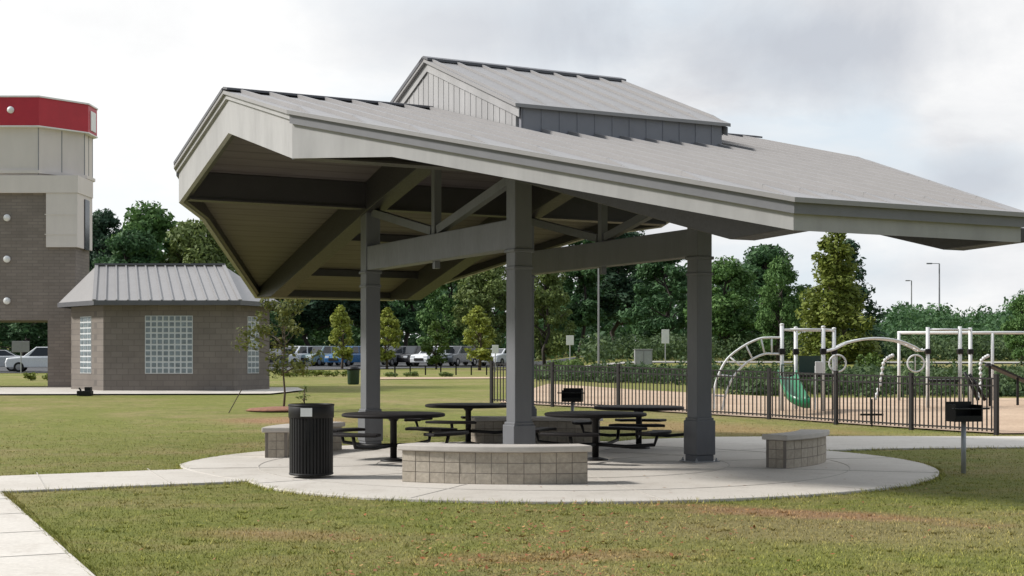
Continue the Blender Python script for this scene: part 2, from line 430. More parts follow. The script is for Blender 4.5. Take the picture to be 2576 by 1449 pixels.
for sg in (-1, 1):
    o2 = offset(OCT, .10)
    half = [p for p in o2 if p[1] * sg > 0]
    xe = o2[3][0]
    loop = [(-xe, 0)] + (half if sg < 0 else half[::-1]) + [(xe, 0)]
    m = MB()
    m.slab([(x, y, rz_(y)) for x, y in loop], [(x, y, rz_(y) - .05) for x, y in loop])
    x = -LX + .12
    while x < LX:
        ye = edge_y(x) + .085
        m.bar((x, sg * .21, rz_(.21) + .012), (x, sg * (ye - .45), rz_(ye - .45) + .012), .036, .075); m.bar((x, sg * (ye - .45), rz_(ye - .45) + .0115), (x, sg * (ye - .02), rz_(ye - .02) - .040), .035, .074)
        x += .432
    m.build('roof_panel', M['roof'], pav)
    o3 = offset(OCT, -.06)
    half = [p for p in o3 if p[1] * sg > 0]; xe = o3[3][0]
    loop = [(-xe, 0)] + (half if sg < 0 else half[::-1]) + [(xe, 0)]
    m = MB(); m.slab([(x, y, rz_(y) - .06) for x, y in loop], [(x, y, rz_(y) - .19) for x, y in loop])
    m.build('soffit', M['soffit'], pav)
m = MB()
for sg in (-1, 1): m.slab([(-LX - .1, 0, ZR0 + .055), (LX + .1, 0, ZR0 + .055), (LX + .1, sg * .2, ZR0 + .01), (-LX - .1, sg * .2, ZR0 + .01)],
                          [(-LX - .1, 0, ZR0 + .02), (LX + .1, 0, ZR0 + .02), (LX + .1, sg * .2, ZR0 - .02), (-LX - .1, sg * .2, ZR0 - .02)])
m.build('ridge_cap', M['trim'], pav)
# fascia: one board per roof edge, deep at the gable ends, thin round the eaves
inn, mid, out = offset(OCT, -.05), offset(OCT, .02), offset(OCT, .06)
ink, inb = offset(OCT, -.053), offset(OCT, -.12)
DG, DE = .62, .345
def lerp(a, b, t): return (a[0] + (b[0] - a[0]) * t, a[1] + (b[1] - a[1]) * t)
for i in range(8):
    j = (i + 1) % 8
    if i in (3, 7): tt = [(0, DG), (.5, DG), (1, DG)]
    elif i in (1, 5): tt = [(0, DE), (1, DE)]
    elif i in (0, 4): tt = [(0, DG), (.241, DE + .015), (1, DE)]
    else: tt = [(0, DE), (.759, DE + .015), (1, DG)]
    mb, tb = MB(), MB()
    for (t0, d0), (t1, d1) in zip(tt[:-1], tt[1:]):
        def q(ring, t, d, top=.052):
            p = lerp(ring[i], ring[j], t); z = rz_(p[1]); return (p[0], p[1], z - top), (p[0], p[1], z - d)
        a = q(mid, t0, d0); b = q(mid, t1, d1); c = q(inn, t1, d1); d = q(inn, t0, d0)
        mb.slab([a[0], b[0], c[0], d[0]], [a[1], b[1], c[1], d[1]])
        tp = .17 if i not in (3, 7) else .12
        a = q(out, t0, tp); b = q(out, t1, tp); c = q(mid, t1, tp); d = q(mid, t0, tp)
        a, b, c, d = [(k[0], k[1]) for k in (a, b, c, d)]
        sh = .0015
        c = tuple((p[0], p[1], p[2]) for p in c)
        tb.slab([a[0], b[0], c[0], d[0]], [a[1], b[1], c[1], d[1]])
    mb.build('fascia', M['fascia'], pav)
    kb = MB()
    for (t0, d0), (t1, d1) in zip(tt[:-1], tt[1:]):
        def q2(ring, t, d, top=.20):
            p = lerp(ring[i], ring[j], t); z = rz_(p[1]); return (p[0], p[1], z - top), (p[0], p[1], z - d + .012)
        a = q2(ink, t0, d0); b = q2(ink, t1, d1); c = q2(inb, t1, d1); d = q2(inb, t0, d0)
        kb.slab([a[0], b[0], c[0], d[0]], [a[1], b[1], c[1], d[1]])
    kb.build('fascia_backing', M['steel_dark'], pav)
    tb.build('fascia_trim', M['edge'] if i not in (3, 7) else M['fascia'], pav)
for xg in (-LX - .085, LX + .085):
    m = MB(); m.bar((xg, .03, rz_(.03) + .025), (xg, AY, rz_(AY) + .025), .05, .05); m.build('rake_edge', M['trim'], pav)
# longitudinal beams above the column lines and a ridge beam
for sg in (-1, 1):
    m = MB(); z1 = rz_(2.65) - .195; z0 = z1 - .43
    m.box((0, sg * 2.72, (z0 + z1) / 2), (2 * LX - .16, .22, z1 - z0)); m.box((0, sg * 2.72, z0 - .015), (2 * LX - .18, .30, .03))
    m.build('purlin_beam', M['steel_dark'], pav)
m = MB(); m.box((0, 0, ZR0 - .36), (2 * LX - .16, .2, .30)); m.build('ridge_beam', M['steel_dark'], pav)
COLX = (-1.42, 1.66); CY = 2.8
for cx in COLX:
    for sg in (-1, 1):
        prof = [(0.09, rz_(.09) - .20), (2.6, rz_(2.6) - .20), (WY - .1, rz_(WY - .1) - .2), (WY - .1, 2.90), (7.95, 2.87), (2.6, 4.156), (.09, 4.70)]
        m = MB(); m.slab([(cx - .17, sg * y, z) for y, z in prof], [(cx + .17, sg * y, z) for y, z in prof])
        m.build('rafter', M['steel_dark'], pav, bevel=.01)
        m = MB(); m.bar((cx, sg * .12, 3.62), (cx, sg * 2.62, 4.14), .11, .13); m.build('strut', M['steel'], pav)
    m = MB(); m.box((cx, 0, 3.34), (.24, 2 * CY - .28, .42)); m.build('tie_beam', M['steel'], pav, bevel=.012)
    m = MB(); m.box((cx, 0, 4.13), (.12, .12, 1.16)); m.box((cx, 0, 3.07), (.09, .09, .12)); m.build('king_post', M['steel'], pav)
    for sg in (-1, 1):
        y = sg * CY
        m = MB(); m.box((cx, y, 2.5), (.27, .27, 3.7)); m.box((cx, y, 2.86), (.30, .30, .05)); m.box((cx, y, 3.10), (.32, .32, .05))
        col = m.build('column', M['steel'], pav, bevel=.012)
        m = MB(); m.box((cx, y, .40), (.345, .345, .52)); m.box((cx, y, .675), (.31, .31, .05)); m.box((cx, y, .085), (.31, .31, .11))
        m.build('pedestal', M['steel'], col, bevel=.012)
        m = MB(); m.box((cx, y, .042), (.44, .44, .018))
        for ax in (-.18, .18):
            for ay in (-.18, .18): m.lathe([(.02, 0), (.02, .02), (.011, .021), (.011, .045)], (cx + ax, y + ay, .051), 8)
        m.build('base_plate', M['galv'], col)
# purlin ties between trusses
for y in (-5.2, 5.2, -7.4, 7.4):
    m = MB(); z = rz_(y) - .27; m.box((.165, y, z), (COLX[1] - COLX[0] - .36, .10, .14)); m.build('purlin', M['steel_dark'], pav)
# cupola
CX0, CX1, CH, CZ, CS = -1.56, 1.93, 3.05, 6.31, .384
cup = MB()
for sg in (-1, 1):
    yo = CH + .06
    loop = [(CX0 - .08, 0), (CX0 - .08, sg * yo), (CX1 + .08, sg * yo), (CX1 + .08, 0)]
    m = MB(); m.slab([(x, y, CZ - CS * abs(y)) for x, y in loop], [(x, y, CZ - CS * abs(y) - .05) for x, y in loop])
    x = CX0
    while x < CX1 + .05:
        yq = yo - .35; m.bar((x, sg * .18, CZ - CS * .18 + .014), (x, sg * yq, CZ - CS * yq + .014), .035, .045); m.bar((x, sg * yq, CZ - CS * yq + .0135), (x, sg * (yo - .02), CZ - CS * (yo - .02) - .025), .034, .044); x += .436
    m.build('cupola_roof', M['roof'], pav)
    m = MB(); zt = CZ - CS * CH - .055; zb = rz_(CH) - .02
    m.box(((CX0 + CX1) / 2, sg * (CH - .04), (zt + zb) / 2), (CX1 - CX0 - .08, .08, zt - zb))
    x = CX0 + .08
    while x < CX1 - .05:
        m.box((x, sg * (CH + .004), (zt + zb) / 2), (.022, .010, zt - zb - .01)); x += .29
    m.build('cupola_wall', M['cupola_wall'], pav)
m = MB()
for sg in (-1, 1): m.slab([(CX0 - .09, 0, CZ + .05), (CX1 + .09, 0, CZ + .05), (CX1 + .09, sg * .17, CZ - .01), (CX0 - .09, sg * .17, CZ - .01)],
                          [(CX0 - .09, 0, CZ + .01), (CX1 + .09, 0, CZ + .01), (CX1 + .09, sg * .17, CZ - .05), (CX0 - .09, sg * .17, CZ - .05)])
m.build('cupola_ridge_cap', M['trim'], pav)
for xg in (CX0 - .065, CX1 + .065):
    m = MB(); m.bar((xg, .03, CZ - .012 + .03), (xg, CH + .03, CZ - CS * (CH + .03) + .03), .05, .06); m.build('rake_edge', M['trim'], pav)
for xg, dr in ((CX0, -1), (CX1, 1)):
    yy = CH - .085; lo = [(y, rz_(y) - .02) for y in (-yy, 0, yy)]; hi = [(y, CZ - CS * abs(y) - .055) for y in (yy, 0, -yy)]
    loop = lo + hi; m = MB(); x0, x1 = xg, xg - dr * .06
    m.slab([(x0, y, z) for y, z in loop], [(x1, y, z) for y, z in loop])
    y = -yy + .12
    while y < yy:
        m.bar((xg + dr * .0028, y, rz_(y)), (xg + dr * .0028, y, CZ - CS * abs(y) - .20), .022, .007, (1, 0, 0)); y += .19
    m.build('cupola_gable', M['fascia'], pav)
    m = MB()
    for sg in (-1, 1):
        pts = [(0, CZ - .06), (sg * (CH + .06), CZ - CS * (CH + .06) - .06), (sg * (CH + .06), CZ - CS * (CH + .06) - .19), (0, CZ - .19)]
        m.slab([(xg + dr * .028, y, z) for y, z in pts], [(xg + dr * .016, y, z) for y, z in pts])
    m.build('cupola_rake_trim', M['fascia'], pav)

# ------------------------------------------------------------------ seat walls
def seat_wall(label, ccx, ccy, rad, a0, a1, thick=.36):
    mx = rad - thick / 2; am = (a0 + a1) / 2
    t = thing('seat_wall', label, 'seat wall', (0, 0, .034), 0, 'curved block seat walls round the patio')
    def arc(r, k, n): return [(ccx + r * math.cos(a0 + (a1 - a0) * i / n), ccy + r * math.sin(a0 + (a1 - a0) * i / n)) for i in range(n + 1)]
    core = MB(); o = arc(rad - .008, 0, 24); i_ = arc(rad - thick + .008, 0, 24); core.prism(o + i_[::-1], -.02, .395)
    core.build('mortar_core', M['mortar'], t)
    bl = MB(); H = .132; g = .004
    nb = max(4, round((a1 - a0) * rad / .195))
    for row in range(3):
        z0 = row * H + g; z1 = (row + 1) * H - g
        off = 0
        edges = [a0 + (a1 - a0) * (k + off) / nb for k in range(nb + 1)]
        for k in range(nb):
            b0, b1 = edges[k] + g / rad, edges[k + 1] - g / rad
            ins = random.uniform(0, .006)
            for r0, r1 in ((rad - .05, rad - ins), (rad - thick + ins, rad - thick + .05)):
                pp = [(r0, b0), (r1, b0), (r1, b1), (r0, b1)]
                bl.prism([(ccx + r * math.cos(b), ccy + r * math.sin(b)) for r, b in pp], z0, z1)
        for ang, sd in ((a0, 1), (a1, -1)):
            e = .004 / rad * sd
            for r0, r1 in ((rad - thick + .056, rad - thick / 2 - .004), (rad - thick / 2 + .004, rad - .056)):
                pp = [(r0, ang - e), (r1, ang - e), (r1, ang + .06 / rad * sd), (r0, ang + .06 / rad * sd)]
                bl.prism([(ccx + r * math.cos(b), ccy + r * math.sin(b)) for r, b in pp], z0, z1)
    bl.build('block_courses', M['block'], t, bevel=.004)
    cp = MB(); ov = .045; da = ov / rad
    n = 24
    def arc2(r): return [(ccx + r * math.cos(a0 - da + (a1 - a0 + 2 * da) * i / n), ccy + r * math.sin(a0 - da + (a1 - a0 + 2 * da) * i / n)) for i in range(n + 1)]
    cp.prism(arc2(rad + ov) + arc2(rad - thick - ov)[::-1], .398, .475)
    cp.build('cap_stone', M['cap'], t, bevel=.015)
    return t
WC = (.2, 21.6)
def ring_wall(label, ang, half, rad=2.7, ring=4.45, skew=0):
    # the wall is an arc of its own radius, bulging away from the patio centre
    mx, my = WC[0] + ring * math.cos(R(ang)), WC[1] + ring * math.sin(R(ang))
    a = R(ang + skew); cx, cy = mx - rad * math.cos(a), my - rad * math.sin(a)
    return seat_wall(label, cx, cy, rad, a - half / rad, a + half / rad)
ring_wall('long curved tan block seat wall in front of the tables, right of the black trash can', -95.9, 1.21, 2.9, 4.42, -1)
ring_wall('curved block seat wall on the right of the patio, its end turned toward the grass', -16.8, .90, 3.2, 4.42, -14)
ring_wall('short-looking seat wall with pale cap partly hidden by the black trash can', 161.5, 1.15, 2.9, 4.14, 0)
ring_wall('shaded seat wall at the back of the patio behind the tables', 87, 1.25, 2.9, 4.45, 0)

# ------------------------------------------------------------------ picnic tables
def make_table():
    t = thing('picnic_table', '', 'picnic table', (0, 0, .034), 0, 'black round picnic tables under the pavilion roof')
    m = MB(); m.lathe([(.06, .665), (.74, .672), (.775, .680), (.785, .70), (.775, .722), (.75, .728), (.05, .728)], n=48); m.build('table_top', M['black_wood'], t, True)
    m = MB(); m.lathe([(.052, .02), (.052, .60), (.10, .655), (.25, .664)], n=20); m.build('pedestal', M['black'], t, True)
    m = MB(); m.lathe([(.20, 0), (.20, .018), (.13, .035), (.06, .05)], n=24); m.build('base_plate', M['black'], t, True)
    for k in range(4):
        a = R(45 + 90 * k); ca, sa = math.cos(a), math.sin(a)
        m = MB(); m.tube([(ca * .05, sa * .05, .24), (ca * .5, sa * .5, .22), (ca * .95, sa * .95, .26), (ca * 1.0, sa * 1.0, .42)], .028, 8); arm = m.build('seat_arm', M['black'], t, True)
        m = MB(); po = []; pi = []
        for i in range(11):
            b = a + R(-24 + 4.8 * i); po.append((1.16 * math.cos(b), 1.16 * math.sin(b))); pi.append((.86 * math.cos(b), .86 * math.sin(b)))
        m.prism(po + pi[::-1], .42, .465); m.build('seat', M['black_wood'], t, bevel=.015)
    return t
t1 = make_table(); t1.location = (px(990, 21.1), 21.1, .034); t1.rotation_euler.z = R(14)
t1['label'] = 'round black picnic table nearest the black trash can, in front of the left column'
dup(t1, (px(1178, 25.2), 25.2, .034), R(30), 'round black picnic table furthest back, seen between the left and middle columns')
dup(t1, (px(1498, 21.3), 21.3, .034), R(20), 'round black picnic table behind the right end of the front seat wall')
dup(t1, (px(1607, 24.1), 24.1, .034), R(38), 'round black picnic table just left of the right column')

# ------------------------------------------------------------------ trash can
t = thing('trash_can', 'black slatted metal trash can with a white plate, standing on the patio edge', 'trash can', (px(783, 18.25), 18.25, .036))
m = MB(); m.lathe([(.235, .03), (.262, .035), (.262, .90), (.245, .90), (.235, .06)], n=40); m.build('liner', M['black'], t, True)
m = MB()
for k in range(40):
    a = 2 * math.pi * k / 40; m.box((.278 * math.cos(a), .278 * math.sin(a), .47), (.012, .030, .86), a)
m.build('slats', M['black'], t)
for z, rr in ((.05, .276), (.945, .288)):
    m = MB(); m.tube([(rr * math.cos(q), rr * math.sin(q), z) for q in np.linspace(0, 2 * math.pi, 40, endpoint=False)], .016, 8, True)
    m.build('hoop', M['black'], t, True)
m = MB(); m.lathe([(.292, .78), (.296, .785), (.296, .935), (.292, .94), (.27, .94), (.27, .78)], n=40); m.build('rim_band', M['black'], t, True)
m = MB(); m.box((-.02, -.302, .86), (.15, .008, .11)); pl_ = m.build('label_plate', M['white'], t)
m = MB(); m.lathe([(.16, .905), (.255, .905), (.26, .93), (.165, .935)], n=40); m.build('lid_ring', M['black'], t, True)

# ------------------------------------------------------------------ grills
def make_grill(loc, rz, label):
    t = thing('park_grill', label, 'grill', loc, rz, 'black park grills on posts')
    m = MB()
    m.box((0, .13, .86), (.40, .012, .26)); m.box((-.2, 0, .84), (.012, .26, .22)); m.box((.2, 0, .84), (.012, .26, .22)); m.box((0, 0, .725), (.41, .27, .014))
    m.box((0, -.13, .765), (.40, .012, .07)); m.build('firebox', M['black'], t)
    m = MB()
    for k in range(13): m.box((-.18 + .03 * k, -.02, .895), (.010, .26, .010))
    m.box((0, -.15, .895), (.40, .012, .012)); m.build('grate', M['black'], t)
    for s in (-1, 1):
        m = MB(); m.tube([(s * .19, -.12, .895), (s * .27, -.16, .90), (s * .27, -.20, .90)], .012); m.build('handle', M['black'], t)
    m = MB(); m.tube([(0, 0, -.05), (0, 0, .72)], .034, 14); m.build('post', M['galv'], t, True)
    return t
make_grill((px(2424, 19.3), 19.3, 0), R(14), 'black park grill on grey post in the grass right of the patio')
make_grill((px(1440, 27.9), 27.9, 0), R(-10), 'small distant black park grill behind the tables right of the middle column')

# ------------------------------------------------------------------ fence
def fence(label, pts):
    t = thing('fence', label, 'fence', (pts[0][0], pts[0][1], 0)); ox, oy = pts[0]
    pk = MB(); rl = MB(); posts = []
    for (xa, ya), (xb, yb) in zip(pts[:-1], pts[1:]):
        L = math.hypot(xb - xa, yb - ya); n = max(1, round(L / 2.35)); ang = math.atan2(yb - ya, xb - xa)
        for k in range(n):
            f0, f1 = k / n, (k + 1) / n
            p = (xa + (xb - xa) * f0, ya + (yb - ya) * f0); q = (xa + (xb - xa) * f1, ya + (yb - ya) * f1)
            zp, zq = tz(*p), tz(*q); posts.append((p[0], p[1], zp, ang))
            for h in (.12, 1.02, 1.17): rl.bar((p[0] - ox, p[1] - oy, zp + h), (q[0] - ox, q[1] - oy, zq + h), .026, .032)
            c = int(L / n / .115)
            for i in range(1, c):
                f = i / c; x = p[0] + (q[0] - p[0]) * f; y = p[1] + (q[1] - p[1]) * f; z = zp + (zq - zp) * f
                pk.box((x - ox, y - oy, z + .63), (.023, .023, 1.12), ang)
    x, y = pts[-1]; posts.append((x, y, tz(x, y), ang))
    pk.build('picket_panel', M['fence'], t); rl.build('rail', M['fence'], t)
    for x, y, z, a in posts:
        m = MB(); m.box((x - ox, y - oy, z + .61), (.08, .08, 1.26), a); m.box((x - ox, y - oy, z + 1.25), (.085, .085, .025), a); m.build('post', M['fence'], t)
    return t
fn = fence('black metal picket fence along the near side of the mulch playground', FN)
# latch plate hanging on the fence
m = MB(); a_ = (px(2192, 31.4) - 10.0, 31.4 - 28.75); m.box((a_[0], a_[1] - .04, .32), (.52, .03, .045)); m.box((a_[0], a_[1] - .04, .36), (.035, .035, .62)); m.build('latch_bar', M['fence'], fn)

# ------------------------------------------------------------------ playground
def P3(p, q, Y): return Vector((px(p, Y), Y, pz(q, Y)))
def rel(pts, o): return [tuple(Vector(p) - o) for p in pts]
def smooth_curve(pts, n=6):
    pts = [Vector(p) for p in pts]; out = []
    for i in range(len(pts) - 1):
        p0 = pts[max(i - 1, 0)]; p1 = pts[i]; p2 = pts[i + 1]; p3 = pts[min(i + 2, len(pts) - 1)]
        for k in range(n):
            t = k / n; out.append(.5 * ((2 * p1) + (-p0 + p2) * t + (2 * p0 - 5 * p1 + 4 * p2 - p3) * t * t + (-p0 + 3 * p1 - 3 * p2 + p3) * t ** 3))
    out.append(pts[-1]); return out
YT = 38.0
base = Vector((px(1967, YT), YT, tz(px(1967, YT), YT)))
tw = thing('play_tower', 'white post play tower with curved green slide and arched ladder', 'play tower', base)
zg = base.z
posts = [(1967, 818, YT), (2002, 826, YT + 1.1), (2071, 824, YT), (2098, 828, YT + 1.1)]
for p, q, Y in posts:
    m = MB(); a = P3(p, q, Y); m.tube(rel([(a.x, Y, tz(a.x, Y) - .05), (a.x, Y, a.z)], base), .055, 12); m.lathe([(.06, 0), (.06, .03), (.03, .05)], tuple(Vector((a.x, Y, a.z)) - base), 12)
    po = m.build('post', M['white_metal'], tw, True)
    m = MB(); zc = pz(884, YT); m.box(tuple(Vector((a.x, Y, zc)) - base), (.16, .16, .16)); m.build('clamp', M['black'], po, bevel=.02)
m = MB()
for (p, q, Y), (p2, q2, Y2) in ((posts[0], posts[2]), (posts[1], posts[3]), (posts[0], posts[1]), (posts[2], posts[3])):
    a, b = P3(p, 829, YT), P3(p2, 829, YT); a.y = Y; b.y = Y2; a.x = px(p, Y); b.x = px(p2, Y2); m.tube(rel([a, b], base), .035, 10)
m.build('top_bar', M['white_metal'], tw, True)
m = MB(); c = (P3(1967, 900, YT) + P3(2098, 900, YT + 1.1)) / 2 - base; m.box((c.x, c.y, pz(946, YT) - zg), (1.28, 1.1, .06)); m.build('platform', M['black'], tw)
m = MB(); c = (P3(2002, 900, YT + 1.1) + P3(2098, 900, YT + 1.1)) / 2 - base; m.box((c.x - .15, c.y, pz(918, YT) - zg), (.6, .04, .5)); m.build('side_panel', M['dark_green'], tw)
m = MB(); c = P3(2060, 925, YT - .1) - base; m.box(tuple(c), (.20, .04, .34)); m.box((c.x - .09, c.y + .03, c.z - .55), (.035, .035, 1.2)); m.build('play_panel', M['white_metal'], tw, bevel=.01)
# slide: curved chute with raised sides
ctr = smooth_curve([P3(1980, 948, YT - .15), P3(1983, 960, YT - .5), P3(1992, 985, YT - 1.2), P3(2006, 1010, YT - 1.7), P3(2025, 1021, YT - 1.9), P3(2040, 1021, YT - 1.95)], 8)
m = MB(); n = len(ctr); prof = [(-.26, .20), (-.23, .21), (-.20, .05), (-.10, 0), (.10, 0), (.20, .05), (.23, .21), (.26, .20), (.23, .0), (.12, -.05), (-.12, -.05), (-.23, .0)]
vs = []
for i, p in enumerate(ctr):
    d = (ctr[min(i + 1, n - 1)] - ctr[max(i - 1, 0)]).normalized(); sd = d.cross(Vector((0, 0, 1))).normalized(); up = sd.cross(d).normalized()
    for a, b in prof: vs.append(p + sd * a + up * b - base)
k = len(prof); fs = [(i * k + j, i * k + (j + 1) % k, (i + 1) * k + (j + 1) % k, (i + 1) * k + j) for i in range(n - 1) for j in range(k)] + [tuple(range(k))[::-1], tuple((n - 1) * k + j for j in range(k))]
m.add(vs, fs); m.build('slide', M['green'], tw, True)
m = MB(); m.tube(rel([P3(1966, 945, YT - .1), P3(1966, 918, YT - .1), P3(1996, 918, YT - .1), P3(1996, 945, YT - .1)], base), .025, 8); m.build('slide_hood', M['dark_green'], tw, True)
# arched ladder
def dpt(cx_, cy_): return P3(1778 + cx_ * .2037, 791.6 + cy_ * .2037, YT)
outer = smooth_curve([dpt(95, 1180), dpt(92, 960), dpt(130, 780), dpt(250, 550), dpt(450, 390), dpt(640, 300), dpt(760, 284), dpt(915, 284)])
inner = smooth_curve([dpt(190, 1190), dpt(230, 1000), dpt(320, 780), dpt(460, 620), dpt(600, 530), dpt(720, 485), dpt(820, 484), dpt(915, 484)])
m = MB(); m.tube(rel(outer, base), .03, 8); m.tube(rel(inner, base), .03, 8)
for a, b in (((97, 1000), (225, 1010)), ((150, 740), (335, 765)), ((280, 520), (430, 640)), ((480, 375), (565, 545)), ((670, 295), (715, 486)), ((800, 284), (805, 484))): m.tube(rel([dpt(*a), dpt(*b)], base), .024, 8)
m.build('arched_ladder', M['white_metal'], tw, True)

# second tower with overhead arch, ring and rope ladders
Y2 = 40.0
base = Vector((px(2334, Y2), Y2, tz(px(2334, Y2), Y2)))
tw2 = thing('climbing_frame', 'white climbing frame with low overhead arch, hoops and chain ladders', 'climbing frame', base)
for p, q, Y in ((2334, 823, Y2), (2415, 821, Y2), (2441, 824, Y2 + 1.0)):
    a = P3(p, q, Y); m = MB(); m.tube(rel([(a.x, Y, tz(a.x, Y) - .05), (a.x, Y, a.z)], base), .055, 12)
    po = m.build('post', M['white_metal'], tw2, True)
    m = MB(); m.box(tuple(Vector((a.x, Y, pz(884, Y2))) - base), (.16, .16, .15)); m.build('clamp', M['black'], po, bevel=.02)
m = MB(); m.tube(rel([P3(2334, 829, Y2), P3(2415, 829, Y2)], base), .032, 10); m.tube(rel([P3(2415, 829, Y2), P3(2441, 829, Y2 + 1)], base), .032, 10); m.build('top_bar', M['white_metal'], tw2, True)
arch = smooth_curve([P3(2076, 884, YT), P3(2100, 878, 38.4), P3(2140, 860, 38.8), P3(2200, 851, 39.3), P3(2260, 857, 39.6), P3(2300, 872, 39.8), P3(2318, 882, Y2), P3(2334, 878, Y2)])
m = MB(); m.tube(rel(arch, base), .034, 8); m.tube(rel([p + Vector((.1, .8, 0)) for p in arch], base), .034, 8)
for i in range(4, len(arch) - 3, 4): m.tube(rel([arch[i], arch[i] + Vector((.1, .8, 0))], base), .022, 8)
m.build('overhead_arch', M['white_metal'], tw2, True)
for p, q, Y in ((2107, 914, 38.5), (2304, 914, 39.9)):
    c = P3(p, q, Y) - base; m = MB(); rr = 21 / F * Y
    m.tube([(c.x + rr * math.cos(a), c.y, c.z + rr * math.sin(a)) for a in np.linspace(0, 2 * math.pi, 28, endpoint=False)], .026, 8, True)
    m.tube([(c.x - .02, c.y, c.z - rr), (c.x - .02, c.y, c.z + rr)], .016, 6); m.build('hoop', M['white_metal'], tw2, True)
for p0, q0, p1, q1, Y in ((2247, 893, 2201, 1006, 39.4), (2487, 894, 2461, 1004, 40.6)):
    m = MB(); a, b = P3(p0, q0, Y), P3(p1, q1, Y)
    mdl = smooth_curve([a, a.lerp(b, .15) + Vector((-.18, 0, .0)), a.lerp(b, .6) + Vector((-.05, 0, 0)), b], 8)
    m.tube(rel(mdl, base), .022, 6)
    for i in range(1, len(mdl), 2): m.lathe([(.02, -.05), (.05, -.03), (.05, .03), (.02, .05)], tuple(mdl[i] - base), 8)
    m.build('chain_ladder', M['white_metal'], tw2, True)
m = MB()
c = P3(2372, 900, Y2) - base; m.box((c.x, c.y + .3, pz(958, Y2) - base.z), (.85, 1.0, .07)); m.build('platform', M['black'], tw2)
m = MB(); c = P3(2452, 985, Y2 - .3) - base
m.tube([(c.x - .3, c.y, c.z + .55), (c.x - .1, c.y, c.z + .2), (c.x + .1, c.y, c.z - .25)], .05, 8); m.tube([(c.x - .15, c.y, c.z + .5), (c.x + .1, c.y, c.z + .1), (c.x + .3, c.y, c.z - .25)], .05, 8); m.build('step_pod', M['black'], tw2, True)

# swing frame
Y3 = 45.0
base = Vector((px(2261, Y3), Y3, tz(px(2261, Y3), Y3)))
sw = thing('swing_frame', 'white swing frame whose long top bar runs out of the picture on the right', 'swing set', base)
m = MB(); m.tube(rel([P3(2258, 837, Y3), P3(2760, 837, Y3)], base), .05, 12); m.build('top_bar', M['white_metal'], sw, True)
for p in (2261, 2496, 2740):
    a = P3(p, 838, Y3); m = MB(); m.tube(rel([(a.x, Y3 - .02, a.z), (a.x, Y3 - .02, tz(a.x, Y3) - .05)], base), .05, 12); m.build('leg', M['white_metal'], sw, True)
for p in (2540, 2562, 2640, 2662):
    pass
for p in (2600, 2690):
    a = P3(p, 840, Y3); m = MB(); zs = tz(a.x, Y3) + .55 - base.z
    for s in (-.25, .25): m.tube([(a.x + s - base.x, 0, a.z - base.z), (a.x + s * .9 - base.x, 0, zs)], .012, 6)
    ch = m.build('chain', M['galv'], sw)
    m = MB(); m.box((a.x - base.x, 0, zs), (.5, .2, .03)); m.build('seat', M['black'], sw, bevel=.01)
# low black balance ramp going off to the right
m = MB(); base = Vector((px(2490, 41), 41, tz(px(2490, 41), 41)))
rp = thing('play_ramp', 'dark sloping play ramp beside the white swing frame leg', 'play ramp', base)
m.bar(tuple(P3(2486, 918, 41) - base), tuple(P3(2600, 968, 42) - base), .28, .06); m.build('ramp_deck', M['black'], rp)
m = MB()
for p, q, Y in ((2490, 920, 41.0), (2560, 951, 41.6)):
    a = P3(p, q, Y); m.tube(rel([(a.x, Y, a.z), (a.x, Y, tz(a.x, Y) - .05)], base), .04, 8)
m.build('support_post', M['black'], rp)

# ------------------------------------------------------------------ restroom building
BY = 48.0; bz = tz(-11, BY)
bx0, bx1 = px(260, BY), px(590, BY)
lx, ly = px(179, 50.0), 50.0; rx, ry = px(678, 50.0), 50.0
foot = [(bx0, BY), (bx1, BY), (rx, ry), (px(664, 53.4), 53.4), (lx, 53.4), (lx, ly)]
bo = Vector(((bx0 + bx1) / 2, 51, bz))
bd = thing('restroom_building', 'low taupe block building with grey standing-seam hip roof and glass-block windows', 'building', bo)
loc_ = [(x - bo.x, y - bo.y) for x, y in foot]
m = MB(); m.prism(loc_, -.3, 3.0); m.build('wall', M['brick'], bd)
eave = offset(loc_, .42); ez = pz(757, BY - .4) - bz; rdz = pz(668, 50.9) - bz
rgl, rgr = (px(243, 50.9) - bo.x, -.1), (px(562, 50.9) - bo.x, -.1)
m = MB(); E = [(x, y, ez) for x, y in eave]; RL = (*rgl, rdz); RR = (*rgr, rdz)
vs = E + [RL, RR]; m.add(vs, [(0, 1, 7, 6), (1, 2, 7), (2, 3, 7), (3, 4, 6, 7), (4, 5, 6), (5, 0, 6), (5, 4, 3, 2, 1, 0)])
ev = Vector(E[0]); ew = Vector(E[1])
for k in range(1, 13):
    f = k / 13.0; a = ev.lerp(ew, f) ; b = Vector(RL).lerp(Vector(RR), f); m.bar(tuple(a + Vector((0, -.0, .02))), tuple(b + Vector((0, 0, .02))), .05, .06)
for a, b in ((E[0], RL), (E[1], RR)): m.bar((a[0], a[1], a[2] + .03), (b[0], b[1], b[2] + .03), .12, .05)
rf = m.build('roof', M['roof'], bd)
m = MB(); m.bar((RL[0] - .05, RL[1], rdz + .04), (RR[0] + .05, RR[1], rdz + .04), .22, .07); m.build('ridge_cap', M['trim'], rf)
m = MB(); e2 = offset(loc_, .44); e3 = offset(loc_, .38)
for i in range(6):
    j = (i + 1) % 6; m.slab([(*e2[i], ez + .02), (*e2[j], ez + .02), (*e3[j], ez + .02), (*e3[i], ez + .02)], [(*e2[i], ez - .14), (*e2[j], ez - .14), (*e3[j], ez - .14), (*e3[i], ez - .14)])
m.build('gutter', M['trim'], bd)
